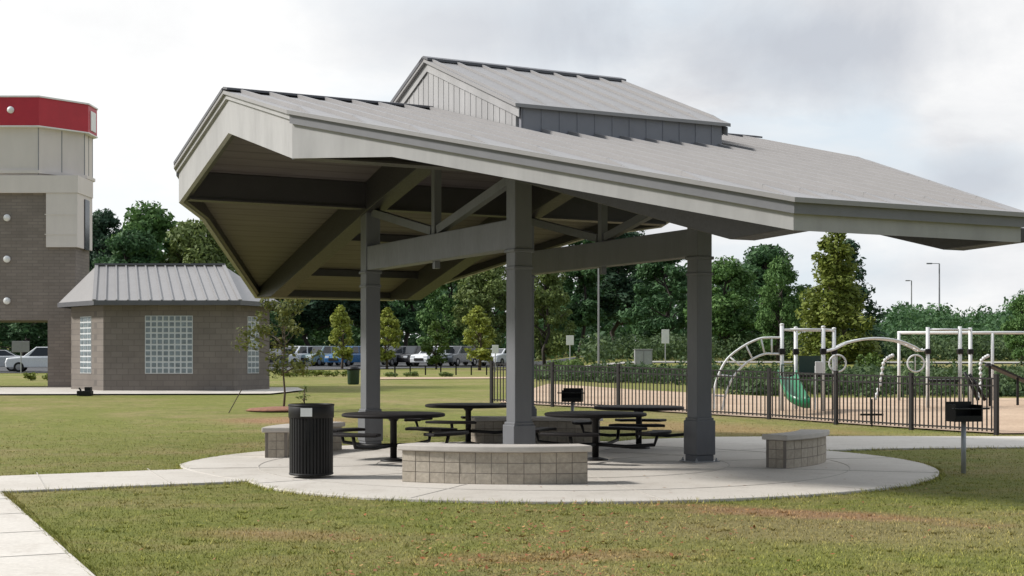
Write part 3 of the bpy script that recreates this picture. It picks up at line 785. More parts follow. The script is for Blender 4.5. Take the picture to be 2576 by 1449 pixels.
def glass_window(pa, pb, z0, z1, nc, nr):
    # window of glass blocks between two points of a wall, standing 2 cm proud
    pa, pb = Vector((*pa, 0)), Vector((*pb, 0)); d = (pb - pa).normalized(); nrm = Vector((d.y, -d.x, 0)); W = (pb - pa).length
    fm = MB(); c = (pa + pb) / 2 + nrm * .008
    fm.slab([tuple(pa + nrm * .014 + Vector((0, 0, z0))), tuple(pb + nrm * .014 + Vector((0, 0, z0))), tuple(pb + nrm * .014 + Vector((0, 0, z1))), tuple(pa + nrm * .014 + Vector((0, 0, z1)))],
            [tuple(pa - nrm * .05 + Vector((0, 0, z0))), tuple(pb - nrm * .05 + Vector((0, 0, z0))), tuple(pb - nrm * .05 + Vector((0, 0, z1))), tuple(pa - nrm * .05 + Vector((0, 0, z1)))])
    w = fm.build('window', M['grout'], bd)
    g = MB(); bw = W / nc; bh = (z1 - z0) / nr; q = .028
    for i in range(nc):
        for j in range(nr):
            a = pa + d * (i * bw + q) + Vector((0, 0, z0 + j * bh + q)); b = pa + d * ((i + 1) * bw - q) + Vector((0, 0, z0 + (j + 1) * bh - q))
            o = nrm * .026; o2 = nrm * .010
            L4 = [a, Vector((b.x, b.y, a.z)), b, Vector((a.x, a.y, b.z))]
            g.slab([tuple(k + o) for k in L4], [tuple(k + o2) for k in L4])
    g.build('glass_blocks', M['glass_block'], w)
wz0, wz1 = pz(940, BY) - bz, pz(794, BY) - bz
glass_window((px(365, BY) - bo.x, BY - bo.y), (px(485, BY) - bo.x, BY - bo.y), wz0, wz1, 8, 10)
A, B = Vector(loc_[5]), Vector(loc_[0]); glass_window(tuple(A.lerp(B, .30)), tuple(A.lerp(B, .64)), wz0, wz1, 3, 10)
A, B = Vector(loc_[1]), Vector(loc_[2]); glass_window(tuple(A.lerp(B, .36)), tuple(A.lerp(B, .68)), wz0, wz1, 3, 10)
m = MB()
m.box((0, 0, .09), (.46, .30, .16)); m.box((.10, .02, .22), (.20, .2, .14)); m.tube([(-.1, -.1, .17), (-.16, -.12, .27)], .03)
gl = m.build('ground_light', M['black'], None, bevel=.02); gl.location = (px(214, 45.3), 45.3, tz(-14, 45.3)); tag(gl, 'small black box-like fixture on the grass at the left corner of the block building', 'ground fixture')

# ------------------------------------------------------------------ entrance tower
TY = 52.0; bz = tz(-18, TY); to = Vector((-19.3, 54, bz))
tr = thing('entrance_tower', 'tall brick and cream tower with red band, gateway opening and white round lamps', 'tower', to)
def TL(x, y): return (x - to.x, y - to.y)
zz = lambda q: pz(q, TY) - bz
xr = px(190, TY); xj = px(120, TY); xl = -22.3
# brick legs and wall over the opening
m = MB(); m.prism([TL(xj, TY), TL(xr, TY), TL(xr, 53.7), TL(-17.4, 55.9), TL(xj, 55.9)][:5], -.4, zz(805)); m.build('brick_pier', M['brick_tower'], tr)
m = MB(); m.prism([TL(xl, TY), TL(xl + 1.0, TY), TL(xl + 1.0, 55.9), TL(xl, 55.9)], -.4, zz(805)); m.build('brick_pier', M['brick_tower'], tr)
m = MB(); m.prism([TL(xl, TY), TL(xr, TY), TL(xr, 53.7), TL(-17.4, 55.9), TL(xl, 55.9)], zz(805) + .002, zz(470)); m.build('brick_wall', M['brick_tower'], tr)
xc = px(118, TY)
def wrap(z0, z1, xa, d):
    mm = MB(); mm.prism([TL(xa, TY - d), TL(xr + d, TY - d), TL(xr + d, 53.75), TL(xr - .3, 53.75), TL(xr - .3, TY + .1), TL(xa, TY + .1)], z0, z1); return mm
mm = wrap(zz(622), zz(486), xc, .10)
for q in (540, 590): mm.box(TL((xc + xr) / 2, TY - .1) + (zz(q),), (xr - xc + .1, .03, .03))
mm.build('cream_corner', M['cream'], tr)
mm = wrap(zz(486) + .003, zz(442), xl, .13); mm.build('cream_band', M['cream'], tr)
m = MB(); m.box((xr + .115 - to.x, 53.0 - to.y, zz(560)), (.05, .55, 1.9)); m.build('window', M['glass'], tr)
oct_ = [(-17.7, 52.05), (-16.42, 53.5), (-16.42, 54.5), (-17.7, 55.8), (-20.9, 55.8), (-22.2, 54.5), (-22.2, 53.5), (-20.9, 52.05)]
oc = [TL(*p) for p in oct_][::-1]; oc = oc[::-1]
cw = [oc[i] for i in (7, 0, 1, 2, 3, 4, 5, 6)]
m = MB(); m.prism(cw, zz(442) + .004, zz(318)); m.build('cream_drum', M['cream'], tr)
m = MB()
up = offset(cw, .03)
for i in range(8):
    a = Vector((*cw[i], 0)); b = Vector((*cw[(i + 1) % 8], 0))
    for f in (.0, .5): 
        p = a.lerp(b, f); m.box((p.x, p.y, (zz(442) + zz(318)) / 2), (.03, .03, zz(318) - zz(442) - .1))
m.build('panel_joint', M['grey_sign'], tr)
m = MB(); m.prism(offset(cw, .10), zz(436), zz(428)); m.build('ledge', M['cream'], tr)
o12 = offset(cw, .16)
m = MB(); m.prism(o12, zz(318), zz(245)); rb = m.build('red_band', M['red'], tr)
m = MB(); m.prism(offset(cw, .19), zz(320), zz(317)); m.prism(offset(cw, .20), zz(246), zz(242)); m.build('band_trim', M['white'], rb)
m = MB()
a = Vector((*o12[2], 0)); b = Vector((*o12[3], 0)); dd = (b - a)
p = a.lerp(b, .5); m.box((p.x + .02, p.y, (zz(318) + zz(250)) / 2), (.03, dd.length * .55, .75)); m.build('sign_panel', M['white'], rb)
def disc(x, z, yy):
    mm = MB(); c = (x, yy, z); n = 24
    prof = [(.13, .0), (.13, .05), (.10, .09), (.05, .115), (.012, .12)]
    for r_, d in prof:
        for j in range(n):
            t_ = 2 * math.pi * j / n; mm.v.append((c[0] + r_ * math.cos(t_), c[1] - d, c[2] + r_ * math.sin(t_)))
    for i in range(len(prof) - 1):
        for j in range(n): mm.f.append((i * n + j, i * n + (j + 1) % n, (i + 1) * n + (j + 1) % n, (i + 1) * n + j))
    mm.f.append(tuple((len(prof) - 1) * n + j for j in range(n))); mm.f.append(tuple(range(n)))
    return mm.build('round_lamp', M['white'], tr, True)
for q in (548, 652, 757): disc(px(18, TY) - to.x, zz(q), TY - to.y)
disc(px(30, TY) - to.x, zz(278), TY + .05 - .16 - to.y)

# ------------------------------------------------------------------ foliage builders
def leaf_mesh(name, centers, radii, n_leaf, size, flat=.0, droop=0.0, aspect=.55):
    """many small leaf-sized faces spread over clump volumes"""
    cen = np.asarray(centers); rad = np.asarray(radii)
    w = rad[:, :].prod(1) ** (2 / 3); idx = rng.choice(len(cen), n_leaf, p=w / w.sum())
    d = rng.normal(size=(n_leaf, 3)); d /= np.linalg.norm(d, axis=1)[:, None]
    r = rng.random(n_leaf) ** .45
    pos = cen[idx] + d * r[:, None] * rad[idx]
    nr = d + rng.normal(size=(n_leaf, 3)) * .75; nr[:, 2] += .35; nr /= np.linalg.norm(nr, axis=1)[:, None]
    t = rng.normal(size=(n_leaf, 3)); t -= nr * (t * nr).sum(1)[:, None]; t[:, 2] -= droop; t /= np.linalg.norm(t, axis=1)[:, None]
    b = np.cross(nr, t); s = size * (.45 + 1.1 * rng.random(n_leaf) ** 1.5)[:, None]
    v = np.stack([pos - t * s, pos + b * s * aspect, pos + t * s, pos - b * s * aspect], 1).reshape(-1, 3)
    me = bpy.data.meshes.new(name); me.vertices.add(len(v)); me.vertices.foreach_set('co', v.astype(np.float32).ravel())
    me.loops.add(n_leaf * 4); me.loops.foreach_set('vertex_index', np.arange(n_leaf * 4, dtype=np.int32))
    me.polygons.add(n_leaf); me.polygons.foreach_set('loop_start', np.arange(0, n_leaf * 4, 4, dtype=np.int32))
    me.update(calc_edges=True); me.validate(); return me
def branchy(m, p0, p1, r0, r1, bend=.06, n=5):
    p0, p1 = Vector(p0), Vector(p1); L = (p1 - p0).length; pts = []; rs = []
    for i in range(n + 1):
        f = i / n; j = 0 if i in (0, n) else bend * L
        pts.append(p0.lerp(p1, f) + Vector((random.uniform(-j, j), random.uniform(-j, j), 0))); rs.append(r0 + (r1 - r0) * f)
    m.tube(pts, rs, 7); return pts
def tree_meshes(kind, h, w, n_leaf, size):
    """returns trunk mesh-builder and crown mesh for a tree of height h and crown width w"""
    tm = MB(); cen = []; rad = []
    if kind == 'broad':
        main = branchy(tm, (0, 0, -.3), (random.uniform(-.2, .2), random.uniform(-.2, .2), h * .82), h * .022, h * .005)
        for k in range(76):
            f = random.uniform(.16, 1.0); prof = math.sin(math.pi * min(1, (f - .08) / .92) ** .8) ** .65
            a = random.uniform(0, 2 * math.pi); r = w / 2 * prof * random.uniform(.35, .92)
            c = (r * math.cos(a), r * math.sin(a), h * (f * .93)); cen.append(c); s = w * random.choice((.05, .07, .09, .12, .15, .18)) * random.uniform(.85, 1.15); rad.append((s, s, s * random.uniform(.6, .9)))
            if k % 3 == 0: branchy(tm, (0, 0, max(h * .12, c[2] - h * .14)), c, h * .008, h * .002)
    elif kind == 'tall':
        branchy(tm, (0, 0, -.3), (0, 0, h * .95), h * .014, h * .003)
        for k in range(60):
            f = random.uniform(.28, 1.0); prof = (1 - ((f - .55) / .5) ** 2 * .7) if f > .55 else .7 + .3 * (f - .28) / .27
            a = random.uniform(0, 2 * math.pi); r = w / 2 * max(.1, prof) * random.uniform(.2, .9)
            c = (r * math.cos(a), r * math.sin(a), h * f * .96); cen.append(c); s = w * random.choice((.07, .10, .13, .17, .21)) * random.uniform(.85, 1.15); rad.append((s, s, s * .75))
            if k % 3 == 0: branchy(tm, (0, 0, c[2] - h * .05), c, h * .005, h * .0015)
    elif kind == 'cone':
        branchy(tm, (0, 0, -.3), (0, 0, h * .97), h * .016, h * .002)
        for k in range(90):
            f = random.random() ** 1.2; prof = (1 - f) ** .75 * .95 + .05; a = random.uniform(0, 2 * math.pi); r = w / 2 * prof * random.uniform(.3, .88)
            c = (r * math.cos(a), r * math.sin(a), h * (.07 + .90 * f)); cen.append(c); s = w * (.08 + .10 * prof) * random.uniform(.7, 1.2); rad.append((s, s, s * .9))
            if k % 4 == 0: branchy(tm, (0, 0, c[2] * .9), c, h * .005, h * .001)
    elif kind == 'sapling':
        branchy(tm, (0, 0, -.2), (.03, 0, h * .93), .035, .008, .015)
        for k in range(30):
            f = random.uniform(.34, 1.0); prof = math.sin(math.pi * min(1, (f - .24) / .8)) ** .7; a = random.uniform(0, 2 * math.pi); r = w / 2 * prof * random.uniform(.3, .95)
            c = (r * math.cos(a), r * math.sin(a), h * f * .95); cen.append(c); s = w * random.uniform(.07, .13); rad.append((s, s, s * .8))
            branchy(tm, (0, 0, max(h * .3, c[2] - h * .12)), c, .012, .004)
    return tm, leaf_mesh('crown', cen, rad, n_leaf, size)
PROTO = {}
def proto(key, kind, h, w, n_leaf, size, leaf, bark='bark_dark'):
    tm, cm = tree_meshes(kind, h, w, n_leaf, size)
    cm.materials.append(M[leaf]); PROTO[key] = (tm, cm, bark, h)
TREE_ME = {}
def tree(key, label, X, Y, sc=1.0, rz=0.0, name='tree', group=None, wide=1.0, cat='tree'):
    tm, cm, bark, h = PROTO[key]
    t = thing(name, label, cat, (X, Y, tz(X, Y)), rz, group); t.scale = (sc * wide, sc * wide, sc)
    if key not in TREE_ME:
        o = tm.build('trunk', M[bark], t, True); TREE_ME[key] = o.data
    else:
        o = bpy.data.objects.new('trunk', TREE_ME[key]); C.objects.link(o); o.parent = t
    c = bpy.data.objects.new('crown', cm); C.objects.link(c); c.parent = t
    return t
proto('oak_a', 'broad', 14, 10, 16000, .22, 'leaf_dark'); proto('oak_b', 'broad', 14, 9, 16000, .22, 'leaf_mid')
proto('oak_c', 'broad', 13, 9, 15000, .21, 'leaf_olive'); proto('pine_a', 'tall', 17, 7, 14000, .21, 'leaf_pine')
proto('pine_b', 'tall', 16, 6.5, 13000, .21, 'leaf_dark'); proto('cedar', 'cone', 11, 6, 11000, .19, 'leaf_pine')
proto('gold', 'cone', 10, 4.6, 14000, .13, 'leaf_yellow', 'bark'); proto('young_y', 'broad', 4.8, 2.1, 4200, .10, 'leaf_gold', 'bark')
proto('young_g', 'broad', 4.2, 2.2, 4200, .10, 'leaf_light', 'bark'); proto('near', 'sapling', 3.35, 2.6, 2100, .055, 'leaf_near', 'bark')
proto('oak_d', 'broad', 13, 9.5, 11000, .25, 'leaf_light')

G1 = 'trees beyond the parking lot'
def T(key, p, top, Y, label, wide=1.0, rz=None, name='tree', group=G1):
    X = px(p, Y); h = PROTO[key][3]; sc = (pz(top, Y) - tz(X, Y)) / h
    return tree(key, label, X, Y, sc, rz if rz is not None else random.uniform(0, 6.28), name, group, wide)
# left group, above the block building
T('pine_a', 262, 512, 125, 'dark slim tree rising right beside the brick tower', 1.0)
T('oak_b', 385, 500, 122, 'tallest mid green tree above the block building roof', 1.05)
T('oak_a', 315, 560, 118, 'dark rounded tree between the tower and the tallest green tree', .9)
T('oak_c', 490, 535, 120, 'brownish green tree between the tallest green tree and the pavilion roof', .95)
T('oak_a', 560, 560, 130, 'dark tree showing just under the left tip of the pavilion roof', 1.1)
T('oak_a', 60, 640, 130, 'dark tree seen low through the gateway of the brick tower', 1.4)
# middle, seen under the pavilion roof
T('oak_a', 690, 600, 150, 'dark tree behind the small tree beside the block building', 1.2)
T('pine_a', 800, 560, 150, 'dark tree standing left of the left yellow sapling', 1.4)
T('pine_a', 915, 560, 155, 'dark tree straight behind the left column', 1.5)
T('pine_b', 1020, 590, 150, 'dark tree between the left column and the middle column, behind parked cars', 1.4)
T('oak_b', 1130, 640, 140, 'mid green tree behind the white parked cars', 1.0)
T('oak_c', 1235, 640, 132, 'olive green leafy tree immediately left of the middle column', 1.0)
T('oak_c', 1370, 650, 118, 'olive tree immediately right of the middle column', .85)
T('pine_b', 1450, 580, 135, 'slim dark tree left of the thin grey lamp pole under the roof', 1.2)
T('pine_a', 1560, 560, 140, 'very dark tree right of the thin grey lamp pole under the roof', 1.6)
T('oak_a', 1680, 600, 125, 'dark broad tree left of the right column, behind the tall white sign', 1.1)
# right group
T('oak_b', 1830, 640, 110, 'mid green tree just right of the right column', 1.2)
T('oak_a', 1920, 600, 118, 'big dark green tree between the right column and the yellow tree', 1.35)
T('oak_b', 1960, 640, 104, 'green bushy tree in front of the big dark tree, left of the yellow tree', .8)
T('cedar', 2135, 600, 96, 'dark conifer with tiered edge behind the yellow tree', 1.15, name='conifer')
T('gold', 2100, 545, 82, 'yellow green cone-shaped tree in front of the dark conifer, above the playground', 1.3, name='yellow_tree')
T('oak_b', 2570, 735, 92, 'green tree at the right edge of the picture behind the swing frame', .8)
# young trees along the parking lot
G2 = 'young trees along the parking lot'
T('young_y', 860, 756, 104, 'bright yellow sapling left of the left column, behind the blue parked car', 1.0, name='sapling', group=G2)
T('young_y', 973, 762, 104, 'dull yellow sapling right of the left column', 1.05, 2.0, name='sapling', group=G2)
T('young_g', 1096, 806, 104, 'small round bright green sapling behind the white parked cars', 1.1, name='sapling', group=G2)
T('young_y', 1205, 758, 100, 'yellow sapling close to the left side of the middle column', 1.25, 4.0, name='sapling', group=G2)
# small tree near the patio and a leafless twig
X, Y = px(712, 37.6), 37.6
nt_ = tree('near', 'small thin-trunked tree with loose yellow green leaves in front of the block building', X, Y, 1.0, .4, 'small_tree')
m = MB(); m.lathe([(1.0, 0.0), (.9, .05), (.4, .09), (.06, .10)], (0, 0, .0), 28); mm = m.build('mulch_ring', M['litter'], None, True); mm.location = (X, Y, tz(X, Y) + .01); structure(mm)
tm, cm = tree_meshes('sapling', 1.0, .45, 160, .03); cm.materials.append(M['leaf_olive'])
tq = thing('twig_plant', 'tiny thin sapling poking up behind the black trash can', 'sapling', (px(765, 33), 33, tz(-5, 33))); tq.scale = (1, 1, .9)
tm.v = [(x * .45, y * .45, z) for x, y, z in tm.v]; tm.build('stem', M['bark'], tq, True); o = bpy.data.objects.new('leaves', cm); C.objects.link(o); o.parent = tq

X, Y = px(588, 36.5), 36.5; m = MB(); m.tube([(-.16, 0, -.05), (.20, .05, .62)], .014, 6); o = m.build('stake', M['bark'], None); o.location = (X, Y, tz(X, Y)); tag(o, 'thin leaning stake in the grass left of the small tree', 'stake')
X0, X1, Y = px(955, 82), px(1232, 82), 82.0
t = thing('low_fence', 'low dark rail fence in the dry strip below the parked cars', 'fence', (X0, Y, tz(X0, Y)))
m = MB(); m.box(((X1 - X0) / 2, 0, .52), (X1 - X0, .05, .06)); m.build('rail', M['black'], t)
k = 0
while k * .9 < X1 - X0:
    m = MB(); m.box((k * .9, 0, .24), (.08, .08, .60)); m.build('post', M['black'], t); k += 1
# ornamental grass clumps, round bushes
def bush(label, X, Y, w, h, leaf, n=500, size=.06, name='bush', group=None):
    cen = [(random.uniform(-.5, .5) * w * .6, random.uniform(-.5, .5) * w * .6, h * random.uniform(.25, .7)) for _ in range(10)]; rad = [(w * .24, w * .24, h * .28)] * 10
    me = leaf_mesh(name, cen, rad, n, size); me.materials.append(M[leaf]); o = bpy.data.objects.new(name, me); C.objects.link(o)
    o.location = (X, Y, tz(X, Y)); return tag(o, label, 'bush', group)
G3 = 'low yellow bushes edging the parking lot'
for i, p in enumerate((728, 752, 778, 800, 832, 868)):
    bush('low yellow green bush in the row below the parked cars, left of the left column', px(p, 76), 76 + random.uniform(-1, 1), 1.0, .42, 'leaf_yellow', 500, .06, 'low_bush', G3)
for i, p in enumerate((985, 1030, 1120)):
    bush('low olive bush in the dry strip below the parked cars, right of the left column', px(p, 76), 76 + random.uniform(-1, 1), .9, .3, 'leaf_olive', 400, .06, 'low_bush', 'low olive bushes in the dry strip')
bush('low tuft inside the tower gateway, left one of the two', px(76, 66), 66, .65, .45, 'leaf_yellow', 400, .06, 'low_bush', 'tufts seen through the gateway')
bush('low tuft inside the tower gateway, next to the brick pier', px(130 - 6, 66), 66, .65, .45, 'leaf_yellow', 400, .06, 'low_bush', 'tufts seen through the gateway')
bush('light green round bush beyond the fence, right of the middle column', px(1418, 72), 72, 2.6, 1.2, 'leaf_light', 2600, .08)
bush('bright green upright shrub behind the playground hoops', px(2190, 66), 66, 1.6, 1.5, 'leaf_light', 1500, .08, 'shrub')

# masses nobody could count: shrubbery on the bank, far woods
def mass(name, label, pts, n_leaf, size, leaf, cat):
    cen = [c for c, r in pts]; rad = [r for c, r in pts]
    me = leaf_mesh(name, cen, rad, n_leaf, size); me.materials.append(M[leaf]); o = bpy.data.objects.new(name, me); C.objects.link(o)
    return tag(o, label, cat, None, 'stuff')
pts = []
for k in range(620):
    p = random.uniform(1340, 2660); y0 = float(np.interp(p, [1340, 1750, 1880, 2660], [64, 59, 48.5, 47.5])); Y = y0 + (84 - y0) * random.random(); X = px(p, Y)
    s = min(random.uniform(.5, 1.1), max(.22, (1.6 - 20 / F * Y - tz(X, Y)) / .85)); s = min(s, .45 + (Y - y0) * .2) if Y - y0 < 3 else s
    pts.append(((X, Y, tz(X, Y) + s * .3), (s * random.uniform(.8, 1.5), s * 1.2, s * random.uniform(.35, .8))))
    if k % 9 == 0: pts.append(((X, Y, tz(X, Y) + .5), (.3, .3, random.uniform(.4, .75))))
mass('shrubbery', 'dark low shrubbery covering the bank behind the playground', pts, 64000, .10, 'leaf_shrub', 'shrubbery')
pts = []
for k in range(300):
    Y = random.uniform(106, 122); X = random.uniform(px(1480, Y), px(2640, Y)); s = random.uniform(.9, 1.7)
    pts.append(((X, Y, tz(X, Y) + s * .6), (s, s, s * .8)))
mass('hedge_growth', 'dark overgrown thicket beyond the far road', pts, 30000, .16, 'leaf_shrub', 'thicket')
pts = []
for k in range(760):
    Y = random.uniform(150, 215); p = random.uniform(2120, 3000); X = px(p, Y); s = random.uniform(1.2, 2.6)
    top = 745 + 25 * math.sin(p * .021) + 12 * math.sin(p * .06 + 1) + (25 if p < 2400 else 0)
    z = tz(X, Y) + random.random() ** .7 * max(.5, pz(top, Y) - tz(X, Y) - s); pts.append(((X, Y, z), (s, s, s * .85)))
mass('woods', 'low dark line of far woods under the sky on the right', pts, 76000, .24, 'leaf_dark', 'woods')
pts = []
for k in range(980):
    Y = random.uniform(158, 200); p = random.uniform(-800, 1900); X = px(p, Y); s = random.uniform(1.6, 3.0)
    z = tz(X, Y) + random.random() * (9.5 if p > 620 else 15.0); pts.append(((X, Y, z), (s, s, s * .9)))
mass('woods', 'dark woods closing the view behind the parked cars', pts, 150000, .32, 'leaf_dark', 'woods')

# grass blades near the camera
PATHS = [pl, pd, prt]
def in_poly(x, y, poly):
    ins = np.zeros(len(x), bool); n = len(poly); j = n - 1
    for i in range(n):
        xi, yi = poly[i]; xj_, yj = poly[j]
        c = ((yi > y) != (yj > y)) & (x < (xj_ - xi) * (y - yi) / (yj - yi + 1e-12) + xi); ins ^= c; j = i
    return ins
def blades(n, y0, y1, hmin, hmax, wd_):
    u = rng.random(n); y = 1 / (1 / y0 + u * (1 / y1 - 1 / y0)); x = (rng.random(n) * 2 - 1) * .42 * y
    keep = ~in_poly(x, y, circ)
    for pp in PATHS: keep &= ~in_poly(x, y, pp)
    x, y = x[keep], y[keep]; n = len(x); z = terr(x, y)
    a = rng.random(n) * 2 * np.pi; h = hmin + (hmax - hmin) * rng.random(n) ** 2; w = wd_ * (.6 + .8 * rng.random(n)) * (y / 12) ** .5
    le = rng.normal(size=(n, 2)) * .55
    ca, sa = np.cos(a) * w, np.sin(a) * w
    v = np.stack([np.stack([x - ca, y - sa, z - .005], 1), np.stack([x + ca, y + sa, z - .005], 1), np.stack([x + le[:, 0] * h, y + le[:, 1] * h, z + h], 1)], 1).reshape(-1, 3)
    return v
def edge_blades(poly, per_m, flip=1.0):
    out = []
    for i in range(len(poly)):
        a, b = np.array(poly[i]), np.array(poly[(i + 1) % len(poly)]); d = b - a; L = np.linalg.norm(d)
        if L < 1e-6: continue
        nrm = np.array([d[1], -d[0]]) / L * flip
        k = int(L * per_m); t = rng.random(k)[:, None]; p = a + d * t + nrm * (rng.random(k)[:, None] ** 2 * .10)
        out.append(np.concatenate([p, np.repeat(nrm[None], k, 0)], 1))
    o = np.concatenate(out); x, y = o[:, 0], o[:, 1]
    keep = (y > 8) & (y < 32) & ~in_poly(x, y, circ)
    for pp in PATHS: keep &= ~in_poly(x, y, pp)
    clump = np.sin(x * 7.3 + np.sin(y * 5.1) * 2) * .5 + .5; keep &= rng.random(len(x)) < .25 + .75 * clump
    o = o[keep]; x, y = o[:, 0], o[:, 1]; n = len(x); z = terr(x, y); h = .025 + .05 * rng.random(n) ** 2; w = .005 * (y / 12) ** .5
    a = rng.random(n) * 6.283; le = rng.normal(size=(n, 2)) * .45 - o[:, 2:] * .7; ca, sa = np.cos(a) * w, np.sin(a) * w
    return np.stack([np.stack([x - ca, y - sa, z - .005], 1), np.stack([x + ca, y + sa, z - .005], 1), np.stack([x + le[:, 0] * h, y + le[:, 1] * h, z + h], 1)], 1).reshape(-1, 3)
def weeds(n):
    out = []
    y = 1 / (1 / 9.0 + rng.random(n) * (1 / 26 - 1 / 9.0)); x = (rng.random(n) * 2 - 1) * .4 * y
    keep = ~in_poly(x, y, circ)
    for pp in PATHS: keep &= ~in_poly(x, y, pp)
    for X_, Y_ in zip(x[keep], y[keep]):
        k = rng.integers(8, 30); a = rng.random(k) * 6.283; r = (.03 + .12 * rng.random()) * rng.random(k); h = .012 + .030 * rng.random(k); px_, py_ = X_ + np.cos(a) * r, Y_ + np.sin(a) * r
        if (in_poly(px_, py_, circ)).any(): continue
        w = .005; z = terr(px_, py_)
        out.append(np.stack([np.stack([px_ - w, py_, z], 1), np.stack([px_ + w, py_, z], 1), np.stack([px_ + np.cos(a) * h * .8, py_ + np.sin(a) * h * .8, z + h * .8], 1)], 1).reshape(-1, 3))
    return np.concatenate(out)
EDGE = [edge_blades(circ, 260), edge_blades(pl, 220, 1), edge_blades(pl, 220, -1), edge_blades(pd, 260, 1), edge_blades(pd, 260, -1), edge_blades(prt, 160, 1), edge_blades(prt, 160, -1), weeds(500)]
v = np.concatenate(EDGE + [blades(170000, 8.5, 34, .010, .028, .005), blades(1000, 9, 30, .035, .065, .005)]); n = len(v) // 3
me = bpy.data.meshes.new('grass'); me.vertices.add(len(v)); me.vertices.foreach_set('co', v.astype(np.float32).ravel())
me.loops.add(n * 3); me.loops.foreach_set('vertex_index', np.arange(n * 3, dtype=np.int32)); me.polygons.add(n); me.polygons.foreach_set('loop_start', np.arange(0, n * 3, 3, dtype=np.int32))
me.update(calc_edges=True); me.materials.append(M['blades']); o = bpy.data.objects.new('grass', me); C.objects.link(o); tag(o, 'short mown lawn grass round the patio', 'grass', None, 'stuff')

M['fallen'] = mat_blocks('fallen_leaves', (.30, .10, .03), (.42, .24, .09), (.22, .09, .04))
n = 900; y = 1 / (1 / 9.5 + rng.random(n) * (1 / 15.5 - 1 / 9.5)); x = .1 + rng.normal(size=n) * .9 + (y - 11) * .1
keep = ~in_poly(x, y, circ); x, y = x[keep], y[keep]
k = 160; xb = (rng.random(k) * 2 - 1) * 5; yb = 11 + rng.random(k) * 14; kb = ~in_poly(xb, yb, pd); x = np.concatenate([x, xb[kb]]); y = np.concatenate([y, yb[kb]]); n = len(x)
a = rng.random(n) * 6.283; sz = .012 + .018 * rng.random(n); z = terr(x, y) + .02 + .02 * rng.random(n); z = np.where(in_poly(x, y, circ), .041, z)
tl = rng.normal(size=(n, 2)) * .25 * np.where(in_poly(x, y, circ), .1, 1)[:, None]
q = []
for s0, t0 in ((1, 0), (0, .55), (-1, 0), (0, -.55)):
    dx_, dy_ = (np.cos(a) * s0 - np.sin(a) * t0) * sz, (np.sin(a) * s0 + np.cos(a) * t0) * sz; q.append(np.stack([x + dx_, y + dy_, z + dx_ * tl[:, 0] + dy_ * tl[:, 1]], 1))
v4 = np.stack(q, 1).reshape(-1, 3); m = MB(); m.v = [tuple(p) for p in v4.tolist()]; m.f = [(4 * i, 4 * i + 1, 4 * i + 2, 4 * i + 3) for i in range(n)]
tag(m.build('fallen_leaves', M['fallen']), 'small rusty fallen leaves scattered over the front lawn', 'leaves', None, 'stuff')

